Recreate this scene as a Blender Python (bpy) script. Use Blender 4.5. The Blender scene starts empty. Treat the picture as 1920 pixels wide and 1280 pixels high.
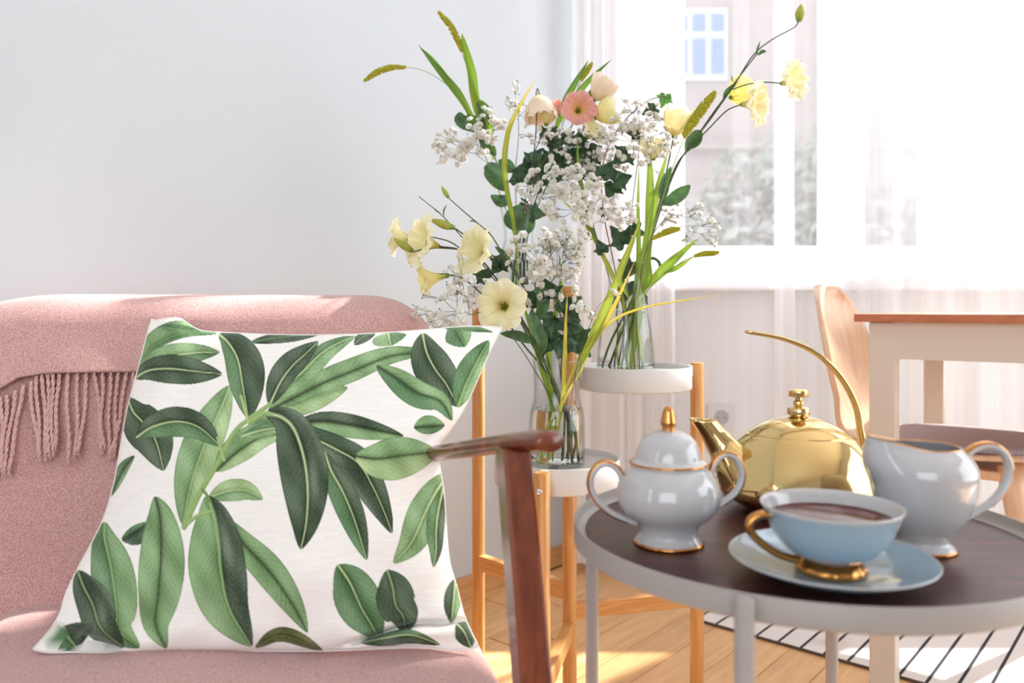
import bpy, bmesh, math, random
import numpy as np
from mathutils import Vector, Matrix, Quaternion

random.seed(7)
rng = np.random.default_rng(11)
PI = math.pi
C = bpy.context.scene.collection
SC = bpy.context.scene

# ------------------------------------------------------------------ camera, world, sun, exposure
FPX, HOR, ZC = 1500.0, 575.0, 0.75          # focal length in pixels, horizon row, eye height
cam_d = bpy.data.cameras.new('camera')
cam_d.sensor_width = 36.0
cam_d.lens = FPX / 1920.0 * 36.0
cam_d.shift_y = -(640.0 - HOR) / 1920.0
cam_d.clip_start = 0.05
cam_d.clip_end = 200
cam_d.dof.use_dof = True
cam_d.dof.focus_distance = 1.16
cam_d.dof.aperture_fstop = 4.0
cam = bpy.data.objects.new('camera', cam_d)
cam.location = (0, 0, ZC)
cam.rotation_euler = (PI / 2, 0, 0)
C.objects.link(cam)
SC.camera = cam

world = bpy.data.worlds.new('sky')
world.use_nodes = True
SC.world = world
bg = world.node_tree.nodes['Background']
bg.inputs[0].default_value = (0.87, 0.94, 1.0, 1)
bg.inputs[1].default_value = 2.9

sun_d = bpy.data.lights.new('sun', 'SUN')
sun_d.energy = 13.0
sun_d.angle = math.radians(1.2)
sun_d.color = (1.0, 0.965, 0.92)
sun = bpy.data.objects.new('sun', sun_d)
SUNDIR = Vector((-0.55, -0.45, -0.70))
sun.rotation_euler = SUNDIR.to_track_quat('-Z', 'Y').to_euler()
sun.location = (4, 5, 5)
C.objects.link(sun)

SC.view_settings.view_transform = 'Standard'
SC.view_settings.look = 'None'
SC.view_settings.gamma = 1.0
SC.view_settings.use_curve_mapping = False
SC.view_settings.exposure = 0.63
SC.cycles.use_denoising = True
SC.cycles.max_bounces = 14
SC.cycles.transparent_max_bounces = 24
SC.cycles.transmission_bounces = 12
SC.cycles.sample_clamp_indirect = 6.0
SC.cycles.caustics_refractive = True


# ------------------------------------------------------------------ helpers
def P(px, py, Y):
    """point of the room that lies at depth Y on the line of sight (px, py) of a 1920x1280 frame"""
    return Vector(((px - 960.0) / FPX * Y, Y, ZC - (py - HOR) / FPX * Y))


def lin(c):
    out = []
    for v in c[:3]:
        v = v / 255.0
        out.append(v / 12.92 if v <= 0.04045 else ((v + 0.055) / 1.055) ** 2.4)
    return tuple(out)


def lin4(c):
    return lin(c) + (1.0,)


class MB:
    """collects faces of one mesh (world coordinates)"""

    def __init__(self):
        self.v, self.f, self.c = [], [], []

    def add(self, vs, fs, col=None):
        o = len(self.v)
        self.v.extend([tuple(p) for p in vs])
        self.f.extend([tuple(i + o for i in q) for q in fs])
        if col is not None:
            self.c.extend(col)

    def grid(self, rows, close_u=False, cols=None):
        n, m = len(rows), len(rows[0])
        vs = [p for r in rows for p in r]
        fs = []
        for i in range(n - 1):
            for j in range(m if close_u else m - 1):
                j2 = (j + 1) % m
                fs.append((i * m + j, i * m + j2, (i + 1) * m + j2, (i + 1) * m + j))
        self.add(vs, fs, cols)

    def tube(self, pts, rad, seg=8, cap=True, flat=1.0, up=None):
        pts = [Vector(p) for p in pts]
        n = len(pts)
        if not hasattr(rad, '__len__'):
            rad = [rad] * n
        rows = []
        prev = None
        for i in range(n):
            a = pts[max(i - 1, 0)]
            b = pts[min(i + 1, n - 1)]
            t = (b - a)
            if t.length < 1e-9:
                t = Vector((0, 0, 1))
            t.normalize()
            if prev is None:
                ref = Vector(up) if up is not None else (Vector((0, 0, 1)) if abs(t.z) < 0.9 else Vector((0, 1, 0)))
                nx = ref - t * ref.dot(t)
            else:
                nx = prev - t * prev.dot(t)
            nx.normalize()
            prev = nx
            ny = t.cross(nx)
            rows.append([pts[i] + nx * (rad[i] * math.cos(2 * PI * k / seg)) + ny * (rad[i] * flat * math.sin(2 * PI * k / seg)) for k in range(seg)])
        self.grid(rows, True)
        if cap:
            o = len(self.v) - n * seg
            self.f.append(tuple(o + k for k in reversed(range(seg))))
            self.f.append(tuple(o + (n - 1) * seg + k for k in range(seg)))

    def lathe(self, prof, center, seg=48, axis=None):
        """prof: (radius, height) pairs"""
        c = Vector(center)
        q = Quaternion() if axis is None else Vector((0, 0, 1)).rotation_difference(Vector(axis))
        rows = []
        for r, h in prof:
            r = max(r, 1e-5)
            rows.append([c + q @ Vector((r * math.cos(2 * PI * k / seg), r * math.sin(2 * PI * k / seg), h)) for k in range(seg)])
        self.grid(rows, True)

    def box(self, center, size, ax=None, ay=None, az=None, bevel=0.0):
        c = Vector(center)
        ax = Vector(ax or (1, 0, 0)).normalized()
        az = Vector(az or (0, 0, 1)).normalized()
        ay = Vector(ay).normalized() if ay is not None else az.cross(ax).normalized()
        bm = bmesh.new()
        bmesh.ops.create_cube(bm, size=1.0)
        for v in bm.verts:
            v.co = Vector((v.co.x * size[0], v.co.y * size[1], v.co.z * size[2]))
        if bevel > 0:
            bmesh.ops.bevel(bm, geom=list(bm.edges), offset=bevel, segments=2, affect='EDGES', profile=0.6)
        bm.verts.index_update()
        vs = [c + ax * v.co.x + ay * v.co.y + az * v.co.z for v in bm.verts]
        fs = [tuple(v.index for v in f.verts) for f in bm.faces]
        bm.free()
        self.add(vs, fs)

    def build(self, name, mat, parent=None, smooth=True, base=None, autosmooth=None):
        o0 = Vector(base) if base is not None else (ROOT.get(parent.name, Vector((0, 0, 0))) if parent is not None else Vector((0, 0, 0)))
        me = bpy.data.meshes.new(name)
        va = np.array(self.v, dtype=np.float64) - np.array(o0)
        me.from_pydata(va.tolist(), [], self.f)
        if self.c:
            at = me.color_attributes.new('Col', 'FLOAT_COLOR', 'POINT')
            ca = np.ones((len(self.v), 4), dtype=np.float32)
            ca[:, :3] = np.array(self.c, dtype=np.float32)[:, :3]
            at.data.foreach_set('color', ca.ravel())
        if smooth:
            me.shade_smooth()
        o = bpy.data.objects.new(name, me)
        C.objects.link(o)
        if mat is not None:
            me.materials.append(mat)
        if parent is not None:
            o.parent = parent
            ROOT[o.name] = o0
        else:
            o.location = o0
            ROOT[o.name] = o0
        if autosmooth:
            es = o.modifiers.new('edges', 'EDGE_SPLIT')
            es.split_angle = math.radians(autosmooth)
        return o


ROOT = {}


def thing(name, label, cat, loc=(0, 0, 0), group=None):
    o = bpy.data.objects.new(name, None)
    C.objects.link(o)
    o.empty_display_size = 0.05
    o.location = loc
    ROOT[o.name] = Vector(loc)
    tag(o, label, cat, group)
    return o


def tag(o, label=None, cat=None, group=None, kind=None):
    if label:
        o['label'] = label
    if cat:
        o['category'] = cat
    if group:
        o['group'] = group
    if kind:
        o['kind'] = kind
    return o


def spline(pts, n=8):
    """Catmull-Rom through the points"""
    p = [Vector(q) for q in pts]
    if len(p) < 3:
        return [p[0].lerp(p[-1], i / n) for i in range(n + 1)]
    out = []
    for i in range(len(p) - 1):
        a = p[i - 1] if i > 0 else p[0] * 2 - p[1]
        b, c = p[i], p[i + 1]
        d = p[i + 2] if i + 2 < len(p) else p[-1] * 2 - p[-2]
        for k in range(n):
            t = k / n
            out.append(0.5 * ((2 * b) + (c - a) * t + (2 * a - 5 * b + 4 * c - d) * t * t + (3 * b - a - 3 * c + d) * t ** 3))
    out.append(p[-1])
    return out


def interp(tab, x):
    return float(np.interp(x, [t[0] for t in tab], [t[1] for t in tab]))


def smooth_profile(prof, n=5):
    pts = spline([(r, 0, h) for r, h in prof], n)
    return [(q.x, q.z) for q in pts]


# ------------------------------------------------------------------ materials
def _nt(name):
    m = bpy.data.materials.new(name)
    m.use_nodes = True
    nt = m.node_tree
    return m, nt, nt.nodes['Principled BSDF']


def mat(name, col, rough=0.5, metal=0.0, spec=0.5, noise=None, col2=None, bump=None, coat=0.0, sheen=0.0, trans=0.0):
    """noise: (scale, lo, hi) blends col into col2; bump: (scale, strength, distance)"""
    m, nt, b = _nt(name)
    b.inputs['Base Color'].default_value = lin4(col)
    b.inputs['Roughness'].default_value = rough
    b.inputs['Metallic'].default_value = metal
    b.inputs['Specular IOR Level'].default_value = spec
    b.inputs['Coat Weight'].default_value = coat
    b.inputs['Sheen Weight'].default_value = sheen
    tc = nt.nodes.new('ShaderNodeTexCoord')
    if noise:
        nz = nt.nodes.new('ShaderNodeTexNoise')
        nz.inputs['Scale'].default_value = noise[0]
        nz.inputs['Detail'].default_value = 3
        nt.links.new(tc.outputs['Object'], nz.inputs['Vector'])
        rp = nt.nodes.new('ShaderNodeValToRGB')
        rp.color_ramp.elements[0].position = noise[1]
        rp.color_ramp.elements[1].position = noise[2]
        rp.color_ramp.elements[0].color = lin4(col)
        rp.color_ramp.elements[1].color = lin4(col2)
        nt.links.new(nz.outputs['Fac'], rp.inputs['Fac'])
        nt.links.new(rp.outputs['Color'], b.inputs['Base Color'])
    if bump:
        nb = nt.nodes.new('ShaderNodeTexNoise')
        nb.inputs['Scale'].default_value = bump[0]
        nb.inputs['Detail'].default_value = 4
        nt.links.new(tc.outputs['Object'], nb.inputs['Vector'])
        bp = nt.nodes.new('ShaderNodeBump')
        bp.inputs['Strength'].default_value = bump[1]
        bp.inputs['Distance'].default_value = bump[2]
        nt.links.new(nb.outputs['Fac'], bp.inputs['Height'])
        nt.links.new(bp.outputs['Normal'], b.inputs['Normal'])
    if trans > 0:
        tr = nt.nodes.new('ShaderNodeBsdfTranslucent')
        mx = nt.nodes.new('ShaderNodeMixShader')
        mx.inputs[0].default_value = trans
        src = b.inputs['Base Color']
        if src.is_linked:
            nt.links.new(src.links[0].from_socket, tr.inputs['Color'])
        else:
            tr.inputs['Color'].default_value = lin4(col)
        out = nt.nodes['Material Output']
        nt.links.new(b.outputs[0], mx.inputs[1])
        nt.links.new(tr.outputs[0], mx.inputs[2])
        nt.links.new(mx.outputs[0], out.inputs['Surface'])
    return m


def mat_attr(name, rough=0.6, trans=0.0, weave=None, spec=0.3, sheen=0.0):
    m, nt, b = _nt(name)
    at = nt.nodes.new('ShaderNodeAttribute')
    at.attribute_name = 'Col'
    nt.links.new(at.outputs['Color'], b.inputs['Base Color'])
    b.inputs['Roughness'].default_value = rough
    b.inputs['Specular IOR Level'].default_value = spec
    b.inputs['Sheen Weight'].default_value = sheen
    if weave:
        tc = nt.nodes.new('ShaderNodeTexCoord')
        nb = nt.nodes.new('ShaderNodeTexNoise')
        nb.inputs['Scale'].default_value = weave[0]
        mp = nt.nodes.new('ShaderNodeMapping')
        mp.inputs['Scale'].default_value = (0.12, 0.5, 1.0)
        nt.links.new(tc.outputs['Object'], mp.inputs['Vector'])
        nt.links.new(mp.outputs['Vector'], nb.inputs['Vector'])
        bp = nt.nodes.new('ShaderNodeBump')
        bp.inputs['Strength'].default_value = weave[1]
        bp.inputs['Distance'].default_value = 0.0006
        nt.links.new(nb.outputs['Fac'], bp.inputs['Height'])
        nt.links.new(bp.outputs['Normal'], b.inputs['Normal'])
    if trans > 0:
        tr = nt.nodes.new('ShaderNodeBsdfTranslucent')
        mx = nt.nodes.new('ShaderNodeMixShader')
        mx.inputs[0].default_value = trans
        nt.links.new(at.outputs['Color'], tr.inputs['Color'])
        nt.links.new(b.outputs[0], mx.inputs[1])
        nt.links.new(tr.outputs[0], mx.inputs[2])
        nt.links.new(mx.outputs[0], nt.nodes['Material Output'].inputs['Surface'])
    return m


def mat_wood(name, c1, c2, scale=(1, 1, 1), freq=9.0, rough=0.4, coat=0.0, vary=0.0, dist=1.2):
    m, nt, b = _nt(name)
    tc = nt.nodes.new('ShaderNodeTexCoord')
    mp = nt.nodes.new('ShaderNodeMapping')
    mp.inputs['Scale'].default_value = scale
    nt.links.new(tc.outputs['Object'], mp.inputs['Vector'])
    nz = nt.nodes.new('ShaderNodeTexNoise')
    nz.inputs['Scale'].default_value = freq
    nz.inputs['Detail'].default_value = 6
    nz.inputs['Distortion'].default_value = dist
    nt.links.new(mp.outputs['Vector'], nz.inputs['Vector'])
    rp = nt.nodes.new('ShaderNodeValToRGB')
    rp.color_ramp.elements[0].position = 0.32
    rp.color_ramp.elements[1].position = 0.68
    rp.color_ramp.elements[0].color = lin4(c1)
    rp.color_ramp.elements[1].color = lin4(c2)
    nt.links.new(nz.outputs['Fac'], rp.inputs['Fac'])
    col = rp.outputs['Color']
    if vary > 0:
        oi = nt.nodes.new('ShaderNodeObjectInfo')
        hs = nt.nodes.new('ShaderNodeHueSaturation')
        mr = nt.nodes.new('ShaderNodeMapRange')
        mr.inputs['To Min'].default_value = 1 - vary
        mr.inputs['To Max'].default_value = 1 + vary
        nt.links.new(oi.outputs['Random'], mr.inputs['Value'])
        nt.links.new(mr.outputs['Result'], hs.inputs['Value'])
        nt.links.new(col, hs.inputs['Color'])
        col = hs.outputs['Color']
    nt.links.new(col, b.inputs['Base Color'])
    b.inputs['Roughness'].default_value = rough
    b.inputs['Coat Weight'].default_value = coat
    b.inputs['Coat Roughness'].default_value = 0.15
    return m


def mat_glass(name, ior=1.45, tint=(255, 255, 255), rough=0.0):
    m, nt, b = _nt(name)
    nt.nodes.remove(b)
    g = nt.nodes.new('ShaderNodeBsdfGlass')
    g.inputs['IOR'].default_value = ior
    g.inputs['Color'].default_value = lin4(tint)
    g.inputs['Roughness'].default_value = rough
    nt.links.new(g.outputs[0], nt.nodes['Material Output'].inputs['Surface'])
    return m


def mat_pane(name):
    m, nt, b = _nt(name)
    nt.nodes.remove(b)
    t = nt.nodes.new('ShaderNodeBsdfTransparent')
    t.inputs['Color'].default_value = (0.97, 0.98, 0.98, 1)
    g = nt.nodes.new('ShaderNodeBsdfGlossy')
    g.inputs['Roughness'].default_value = 0.0
    lw = nt.nodes.new('ShaderNodeLayerWeight')
    lw.inputs['Blend'].default_value = 0.5
    pw = nt.nodes.new('ShaderNodeMath')
    pw.operation = 'POWER'
    pw.inputs[1].default_value = 5.0
    nt.links.new(lw.outputs['Facing'], pw.inputs[0])
    fr = nt.nodes.new('ShaderNodeMath')
    fr.operation = 'MULTIPLY_ADD'
    fr.inputs[1].default_value = 0.6
    fr.inputs[2].default_value = 0.035
    nt.links.new(pw.outputs[0], fr.inputs[0])
    mx = nt.nodes.new('ShaderNodeMixShader')
    nt.links.new(fr.outputs[0], mx.inputs[0])
    nt.links.new(t.outputs[0], mx.inputs[1])
    nt.links.new(g.outputs[0], mx.inputs[2])
    nt.links.new(mx.outputs[0], nt.nodes['Material Output'].inputs['Surface'])
    return m


def mat_thin_glass(name):
    """thin blown glass: almost clear face on, bright and slightly grey towards the rim"""
    m, nt, b = _nt(name)
    nt.nodes.remove(b)
    lw = nt.nodes.new('ShaderNodeLayerWeight')
    lw.inputs['Blend'].default_value = 0.5
    pw = nt.nodes.new('ShaderNodeMath')
    pw.operation = 'POWER'
    pw.inputs[1].default_value = 3.5
    nt.links.new(lw.outputs['Facing'], pw.inputs[0])
    cm = nt.nodes.new('ShaderNodeMix')
    cm.data_type = 'RGBA'
    nt.links.new(pw.outputs[0], cm.inputs['Factor'])
    cm.inputs['A'].default_value = (0.985, 0.99, 0.985, 1)
    cm.inputs['B'].default_value = (0.62, 0.66, 0.64, 1)
    t = nt.nodes.new('ShaderNodeBsdfTransparent')
    nt.links.new(cm.outputs['Result'], t.inputs['Color'])
    g = nt.nodes.new('ShaderNodeBsdfGlossy')
    g.inputs['Roughness'].default_value = 0.02
    fr = nt.nodes.new('ShaderNodeMath')
    fr.operation = 'MULTIPLY_ADD'
    fr.inputs[1].default_value = 0.45
    fr.inputs[2].default_value = 0.02
    nt.links.new(pw.outputs[0], fr.inputs[0])
    mx = nt.nodes.new('ShaderNodeMixShader')
    nt.links.new(fr.outputs[0], mx.inputs[0])
    nt.links.new(t.outputs[0], mx.inputs[1])
    nt.links.new(g.outputs[0], mx.inputs[2])
    nt.links.new(mx.outputs[0], nt.nodes['Material Output'].inputs['Surface'])
    return m


def mat_sheer(name, clear, col=(250, 249, 250), through=0.42):
    """sheer curtain cloth: clear = how much passes straight through the open weave"""
    m, nt, b = _nt(name)
    nt.nodes.remove(b)
    t = nt.nodes.new('ShaderNodeBsdfTransparent')
    d = nt.nodes.new('ShaderNodeBsdfDiffuse')
    d.inputs['Color'].default_value = lin4(col)
    tl = nt.nodes.new('ShaderNodeBsdfTranslucent')
    tl.inputs['Color'].default_value = lin4(col)
    a = nt.nodes.new('ShaderNodeMixShader')
    a.inputs[0].default_value = through
    nt.links.new(d.outputs[0], a.inputs[1])
    nt.links.new(tl.outputs[0], a.inputs[2])
    mx = nt.nodes.new('ShaderNodeMixShader')
    # threads running down the cloth let more or less light through
    tc = nt.nodes.new('ShaderNodeTexCoord')
    mp = nt.nodes.new('ShaderNodeMapping')
    mp.inputs['Scale'].default_value = (1, 1, 0.004)
    nz = nt.nodes.new('ShaderNodeTexNoise')
    nz.inputs['Scale'].default_value = 70
    mr = nt.nodes.new('ShaderNodeMapRange')
    mr.inputs['From Min'].default_value = 0.3
    mr.inputs['From Max'].default_value = 0.7
    mr.inputs['To Min'].default_value = 1 - clear - 0.03
    mr.inputs['To Max'].default_value = 1 - clear + 0.03
    nt.links.new(tc.outputs['Object'], mp.inputs['Vector'])
    nt.links.new(mp.outputs['Vector'], nz.inputs['Vector'])
    nt.links.new(nz.outputs['Fac'], mr.inputs['Value'])
    nt.links.new(mr.outputs['Result'], mx.inputs[0])
    nt.links.new(t.outputs[0], mx.inputs[1])
    nt.links.new(a.outputs[0], mx.inputs[2])
    nt.links.new(mx.outputs[0], nt.nodes['Material Output'].inputs['Surface'])
    return m


def mat_stripes(name, base, dark, step, width, zig):
    """woven stripes across local X"""
    m, nt, b = _nt(name)
    tc = nt.nodes.new('ShaderNodeTexCoord')
    sx = nt.nodes.new('ShaderNodeSeparateXYZ')
    nt.links.new(tc.outputs['Object'], sx.inputs[0])

    def mth(op, a, bb=None):
        n = nt.nodes.new('ShaderNodeMath')
        n.operation = op
        for i, x in enumerate((a, bb)):
            if x is None:
                continue
            if hasattr(x, 'is_output'):
                nt.links.new(x, n.inputs[i])
            else:
                n.inputs[i].default_value = x
        return n.outputs[0]
    # stitch-like serrated edge
    saw = mth('MULTIPLY', mth('PINGPONG', sx.outputs[1], zig), 0.25)
    x = mth('ADD', sx.outputs[0], saw)
    fr = mth('FRACT', mth('DIVIDE', x, step))
    is_s = mth('LESS_THAN', fr, width / step)
    mx = nt.nodes.new('ShaderNodeMix')
    mx.data_type = 'RGBA'
    nt.links.new(is_s, mx.inputs['Factor'])
    mx.inputs['A'].default_value = lin4(base)
    mx.inputs['B'].default_value = lin4(dark)
    nt.links.new(mx.outputs['Result'], b.inputs['Base Color'])
    b.inputs['Roughness'].default_value = 0.95
    nz = nt.nodes.new('ShaderNodeTexNoise')
    nz.inputs['Scale'].default_value = 700
    nt.links.new(tc.outputs['Object'], nz.inputs['Vector'])
    bp = nt.nodes.new('ShaderNodeBump')
    bp.inputs['Strength'].default_value = 0.5
    bp.inputs['Distance'].default_value = 0.001
    nt.links.new(nz.outputs['Fac'], bp.inputs['Height'])
    nt.links.new(bp.outputs['Normal'], b.inputs['Normal'])
    return m


M = {
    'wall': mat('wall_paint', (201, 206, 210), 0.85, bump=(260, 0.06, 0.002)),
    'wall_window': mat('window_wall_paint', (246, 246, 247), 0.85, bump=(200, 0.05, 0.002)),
    'ceiling': mat('ceiling_paint', (238, 238, 238), 0.9),
    'frame_white': mat('window_frame_paint', (240, 240, 242), 0.4),
    'oak_trim': mat_wood('oak_trim', (196, 140, 84), (214, 164, 108), (1, 1, 8), 6, 0.45),
    'dark_trim': mat_wood('dark_trim', (104, 58, 34), (136, 80, 48), (1, 1, 8), 6, 0.45),
    'plank': mat_wood('oak_floor', (216, 164, 106), (234, 188, 132), (1.2, 14, 14), 3.2, 0.32, 0.25, 0.07),
    'subfloor': mat('floor_joint', (120, 82, 48), 0.8),
    'sheer': mat_sheer('sheer_curtain', 0.78, (250, 249, 251), 0.20),
    'sheer_thick': mat_sheer('sheer_curtain_gathered', 0.50),
    'sheer_fold': mat_sheer('sheer_curtain_folded', 0.16, (246, 245, 248), 0.06),
    'pane': mat_pane('window_pane'),
    'pink': mat('pink_wool', (226, 186, 178), 0.95, spec=0.1, noise=(760, 0.36, 0.64), col2=(178, 124, 122), bump=(800, 0.5, 0.002), sheen=0.35),
    'pink_cord': mat('pink_wool_cord', (244, 208, 198), 0.95, spec=0.1, noise=(900, 0.35, 0.6), col2=(206, 150, 146), bump=(900, 0.6, 0.002), sheen=0.3),
    'arm_wood': mat_wood('stained_arm_wood', (92, 42, 26), (142, 72, 44), (2, 2, 0.35), 22, 0.26, 0.35),
    'bamboo': mat_wood('bamboo', (196, 132, 66), (220, 164, 96), (10, 10, 0.7), 6, 0.4, 0.1),
    'bamboo_bar': mat_wood('bamboo_bar', (192, 130, 68), (216, 162, 98), (1.5, 1.5, 26), 5, 0.42, 0.1),
    'white_metal': mat('white_enamel', (212, 208, 204), 0.42, spec=0.4),
    'shaded_white_metal': mat('shaded_white_enamel', (164, 156, 150), 0.40, spec=0.4),  # white enamel, its backlit shade put into the colour
    'tray_wood': mat_wood('walnut_veneer', (50, 21, 21), (90, 47, 44), (2.2, 16, 1), 3.2, 0.38, 0.05),
    'steel': mat('screw_steel', (200, 205, 214), 0.25, 1.0),
    'gold': mat('polished_brass', (220, 190, 130), 0.05, 1.0),
    'gilt': mat('gilt_edge', (206, 144, 80), 0.14, 1.0, bump=(300, 0.05, 0.001)),
    'porcelain': mat('white_porcelain', (190, 187, 187), 0.08, spec=0.6, coat=0.4),
    'blue_china': mat('pale_blue_porcelain', (152, 174, 188), 0.09, spec=0.6, coat=0.5),
    'tea': mat('black_tea', (84, 28, 16), 0.05, spec=0.25),
    'pine_top': mat_wood('pine_tabletop', (168, 92, 50), (190, 112, 64), (0.6, 9, 9), 4, 0.4, 0.2),
    'white_wood': mat('white_painted_wood', (212, 198, 184), 0.5),
    'ply': mat_wood('bent_plywood', (222, 178, 142), (234, 200, 168), (6, 6, 1), 5, 0.4, 0.1),
    'felt': mat('grey_felt', (184, 172, 172), 0.95, spec=0.1, noise=(300, 0.35, 0.65), col2=(156, 144, 146), bump=(500, 0.5, 0.002)),
    'socket': mat('socket_plastic', (232, 232, 234), 0.35),
    'socket_dark': mat('socket_recess', (176, 176, 182), 0.5),
    'rug': mat_stripes('striped_rug', (236, 230, 226), (46, 40, 46), 0.05, 0.0065, 0.004),
    'rug_edge': mat('rug_hem_shadow', (92, 76, 66), 0.95),  # dark hem that also paints in the shadow along the rug edge
    'glass': mat_thin_glass('clear_glass'),
    'water': mat_glass('water', 1.33, (250, 252, 250)),
    'pillow': mat_attr('printed_cotton', 0.85, 0.0, (900, 0.35), 0.2, 0.15),
    'petal': mat_attr('flower_petal', 0.6, 0.35, None, 0.2),
    'stem': mat('flower_stem', (84, 104, 56), 0.5, noise=(40, 0.35, 0.65), col2=(60, 72, 50), trans=0.1),
    'stem_dark': mat('thin_dark_stem', (72, 74, 64), 0.55),
    'stem_pale': mat('pale_stem', (136, 150, 70), 0.5, trans=0.1),
    'stem_brown': mat('woody_ivy_stem', (112, 78, 56), 0.7),
    'leaf': mat('oval_leaf', (86, 124, 68), 0.42, noise=(60, 0.35, 0.65), col2=(56, 90, 52), trans=0.25),
    'ivy': mat('ivy_leaf', (56, 88, 48), 0.35, noise=(70, 0.35, 0.65), col2=(36, 62, 38), trans=0.22),
    'ivy_light': mat('young_ivy_leaf', (88, 136, 60), 0.4, trans=0.35),
    'blade': mat_attr('grass_blade', 0.5, 0.4),
    'seed': mat('seed_head', (208, 202, 60), 0.8, noise=(400, 0.35, 0.65), col2=(164, 162, 40), trans=0.2),
    'bud': mat('green_bud', (172, 182, 74), 0.5, noise=(90, 0.35, 0.7), col2=(196, 196, 96), trans=0.3),
    'calyx': mat('calyx', (110, 142, 60), 0.5, trans=0.2),
    'gyp': mat('tiny_white_blossom', (244, 241, 232), 0.8, trans=0.35),
    'pistil': mat('pistil', (120, 104, 30), 0.6),
    'facade': mat('street_facade', (112, 99, 97), 0.9, noise=(0.8, 0.3, 0.7), col2=(122, 110, 108)),
    'facade_frame': mat('facade_window_frame', (150, 150, 156), 0.5),
    'facade_pane': mat('facade_window_glass', (80, 98, 128), 0.35, spec=0.15),
    'tree': mat('street_tree_leaf', (104, 118, 102), 0.7, noise=(0.9, 0.35, 0.65), col2=(134, 128, 126), trans=0.3),
    'bark': mat('street_tree_bark', (110, 96, 88), 0.9),
}
# ------------------------------------------------------------------ the room
CORNER = Vector((0.178, 2.38, 0))            # where the left wall meets the window wall
WD = Vector((0.688, 0.725, 0)).normalized()  # left wall runs this way, away from the camera
WN = Vector((WD.y, -WD.x, 0))                # into the room
CEIL = 3.4

# plank directions follow the table and the rug
RU = Vector((0.757, -0.653, 0)).normalized()
RV = Vector((0.653, 0.757, 0)).normalized()

b = MB()
b.box((0.0, -0.1, -0.03), (7.2, 5.6, 0.036))
floor = tag(b.build('floor', M['subfloor'], None, False, base=(0, 0, 0)), kind='structure')
pm = MB()
pm.box((0, 0, 0), (1.196, 0.0885, 0.012), bevel=0.0012)
plank0 = pm.build('plank', M['plank'], floor, False)
first = True
ang = math.atan2(RV.y, RV.x)
for j in range(-22, 24):
    for i in range(-2, 4):
        c = RV * (i * 1.2 + (0.6 if j % 2 else 0.0) + 0.17 * ((j * 7) % 5)) + RU * (j * 0.09) + Vector((0.45, 1.5, -0.006))
        wall_d = (c - CORNER).dot(WN)
        if c.y > 2.55 or c.y < -0.4 or c.x < -1.9 or c.x > 2.6 or wall_d < -0.5:
            continue
        o = plank0 if first else plank0.copy()
        if not first:
            C.objects.link(o)
        first = False
        o.location = c
        o.rotation_euler = (0, 0, ang)

# left wall (one flat wall behind the armchair)
L = 6.6
b = MB()
mid = CORNER - WD * (L / 2 - 0.1) - WN * 0.06
b.box((mid.x, mid.y, CEIL / 2), (L, 0.12, CEIL), ax=WD)
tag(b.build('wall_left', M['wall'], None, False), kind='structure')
b = MB()
m2 = CORNER - WD * (L / 2 - 0.02) + WN * 0.007
b.box((m2.x, m2.y, 0.028), (L, 0.014, 0.056), ax=WD, bevel=0.002)
tag(b.build('baseboard_left', M['oak_trim'], None, False), kind='structure')

# window wall, facing the camera, with one wide opening
WX0, WX1, WZ0, WZ1 = 0.460, 3.0, 0.859, 3.15
WY = 2.38
b = MB()


def wallbox(x0, x1, z0, z1, y0=WY, y1=WY + 0.30):
    b.box(((x0 + x1) / 2, (y0 + y1) / 2, (z0 + z1) / 2), (x1 - x0, y1 - y0, z1 - z0))


wallbox(0.12, WX0, 0, CEIL)
wallbox(WX1, 3.4, 0, CEIL)
wallbox(WX0, WX1, 0, WZ0)
wallbox(WX0, WX1, WZ1, CEIL)
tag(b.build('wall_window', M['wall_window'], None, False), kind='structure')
b = MB()
b.box((1.8, WY - 0.008, 0.03), (3.2, 0.016, 0.06), bevel=0.002)
tag(b.build('baseboard_window', M['dark_trim'], None, False), kind='structure')
b = MB()
RY0, RY1, RZ0, RZ1 = -1.0, 2.15, 0.15, 2.6      # assumed second window outside the picture, sized to add side light
for y0, y1, z0, z1 in ((-2.85, RY0, 0, CEIL), (RY1, 2.65, 0, CEIL), (RY0, RY1, 0, RZ0), (RY0, RY1, RZ1, CEIL)):
    b.box((3.46, (y0 + y1) / 2, (z0 + z1) / 2), (0.12, y1 - y0, z1 - z0))
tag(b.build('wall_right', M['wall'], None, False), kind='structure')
b = MB()
b.box((0.0, -0.1, CEIL + 0.05), (7.2, 5.6, 0.1))
tag(b.build('ceiling', M['ceiling'], None, False), kind='structure')

# wall behind the camera, with an unseen opening added to let in fill light
b = MB()
BX0, BX1, BZ0, BZ1 = -2.0, 0.5, 0.4, 2.4
wallbox(-4.2, BX0, 0, CEIL, -2.9, -2.7)
wallbox(BX1, 3.5, 0, CEIL, -2.9, -2.7)
wallbox(BX0, BX1, BZ1, CEIL, -2.9, -2.7)
wallbox(BX0, BX1, 0, BZ0, -2.9, -2.7)
tag(b.build('wall_back', M['wall'], None, False), kind='structure')

# window: outer frame, two sashes with panes, sill
win = bpy.data.objects.new('window_1', None)
C.objects.link(win)
win.location = (WX0, WY, WZ0)
ROOT['window_1'] = Vector(win.location)
tag(win, kind='structure')
FY = WY + 0.08


def bar(name, x0, x1, z0, z1, d=0.06, y=FY, par=win):
    q = MB()
    q.box(((x0 + x1) / 2, y, (z0 + z1) / 2), (x1 - x0, d, z1 - z0), bevel=0.004)
    return q.build(name, M['frame_white'], par, False)


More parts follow.
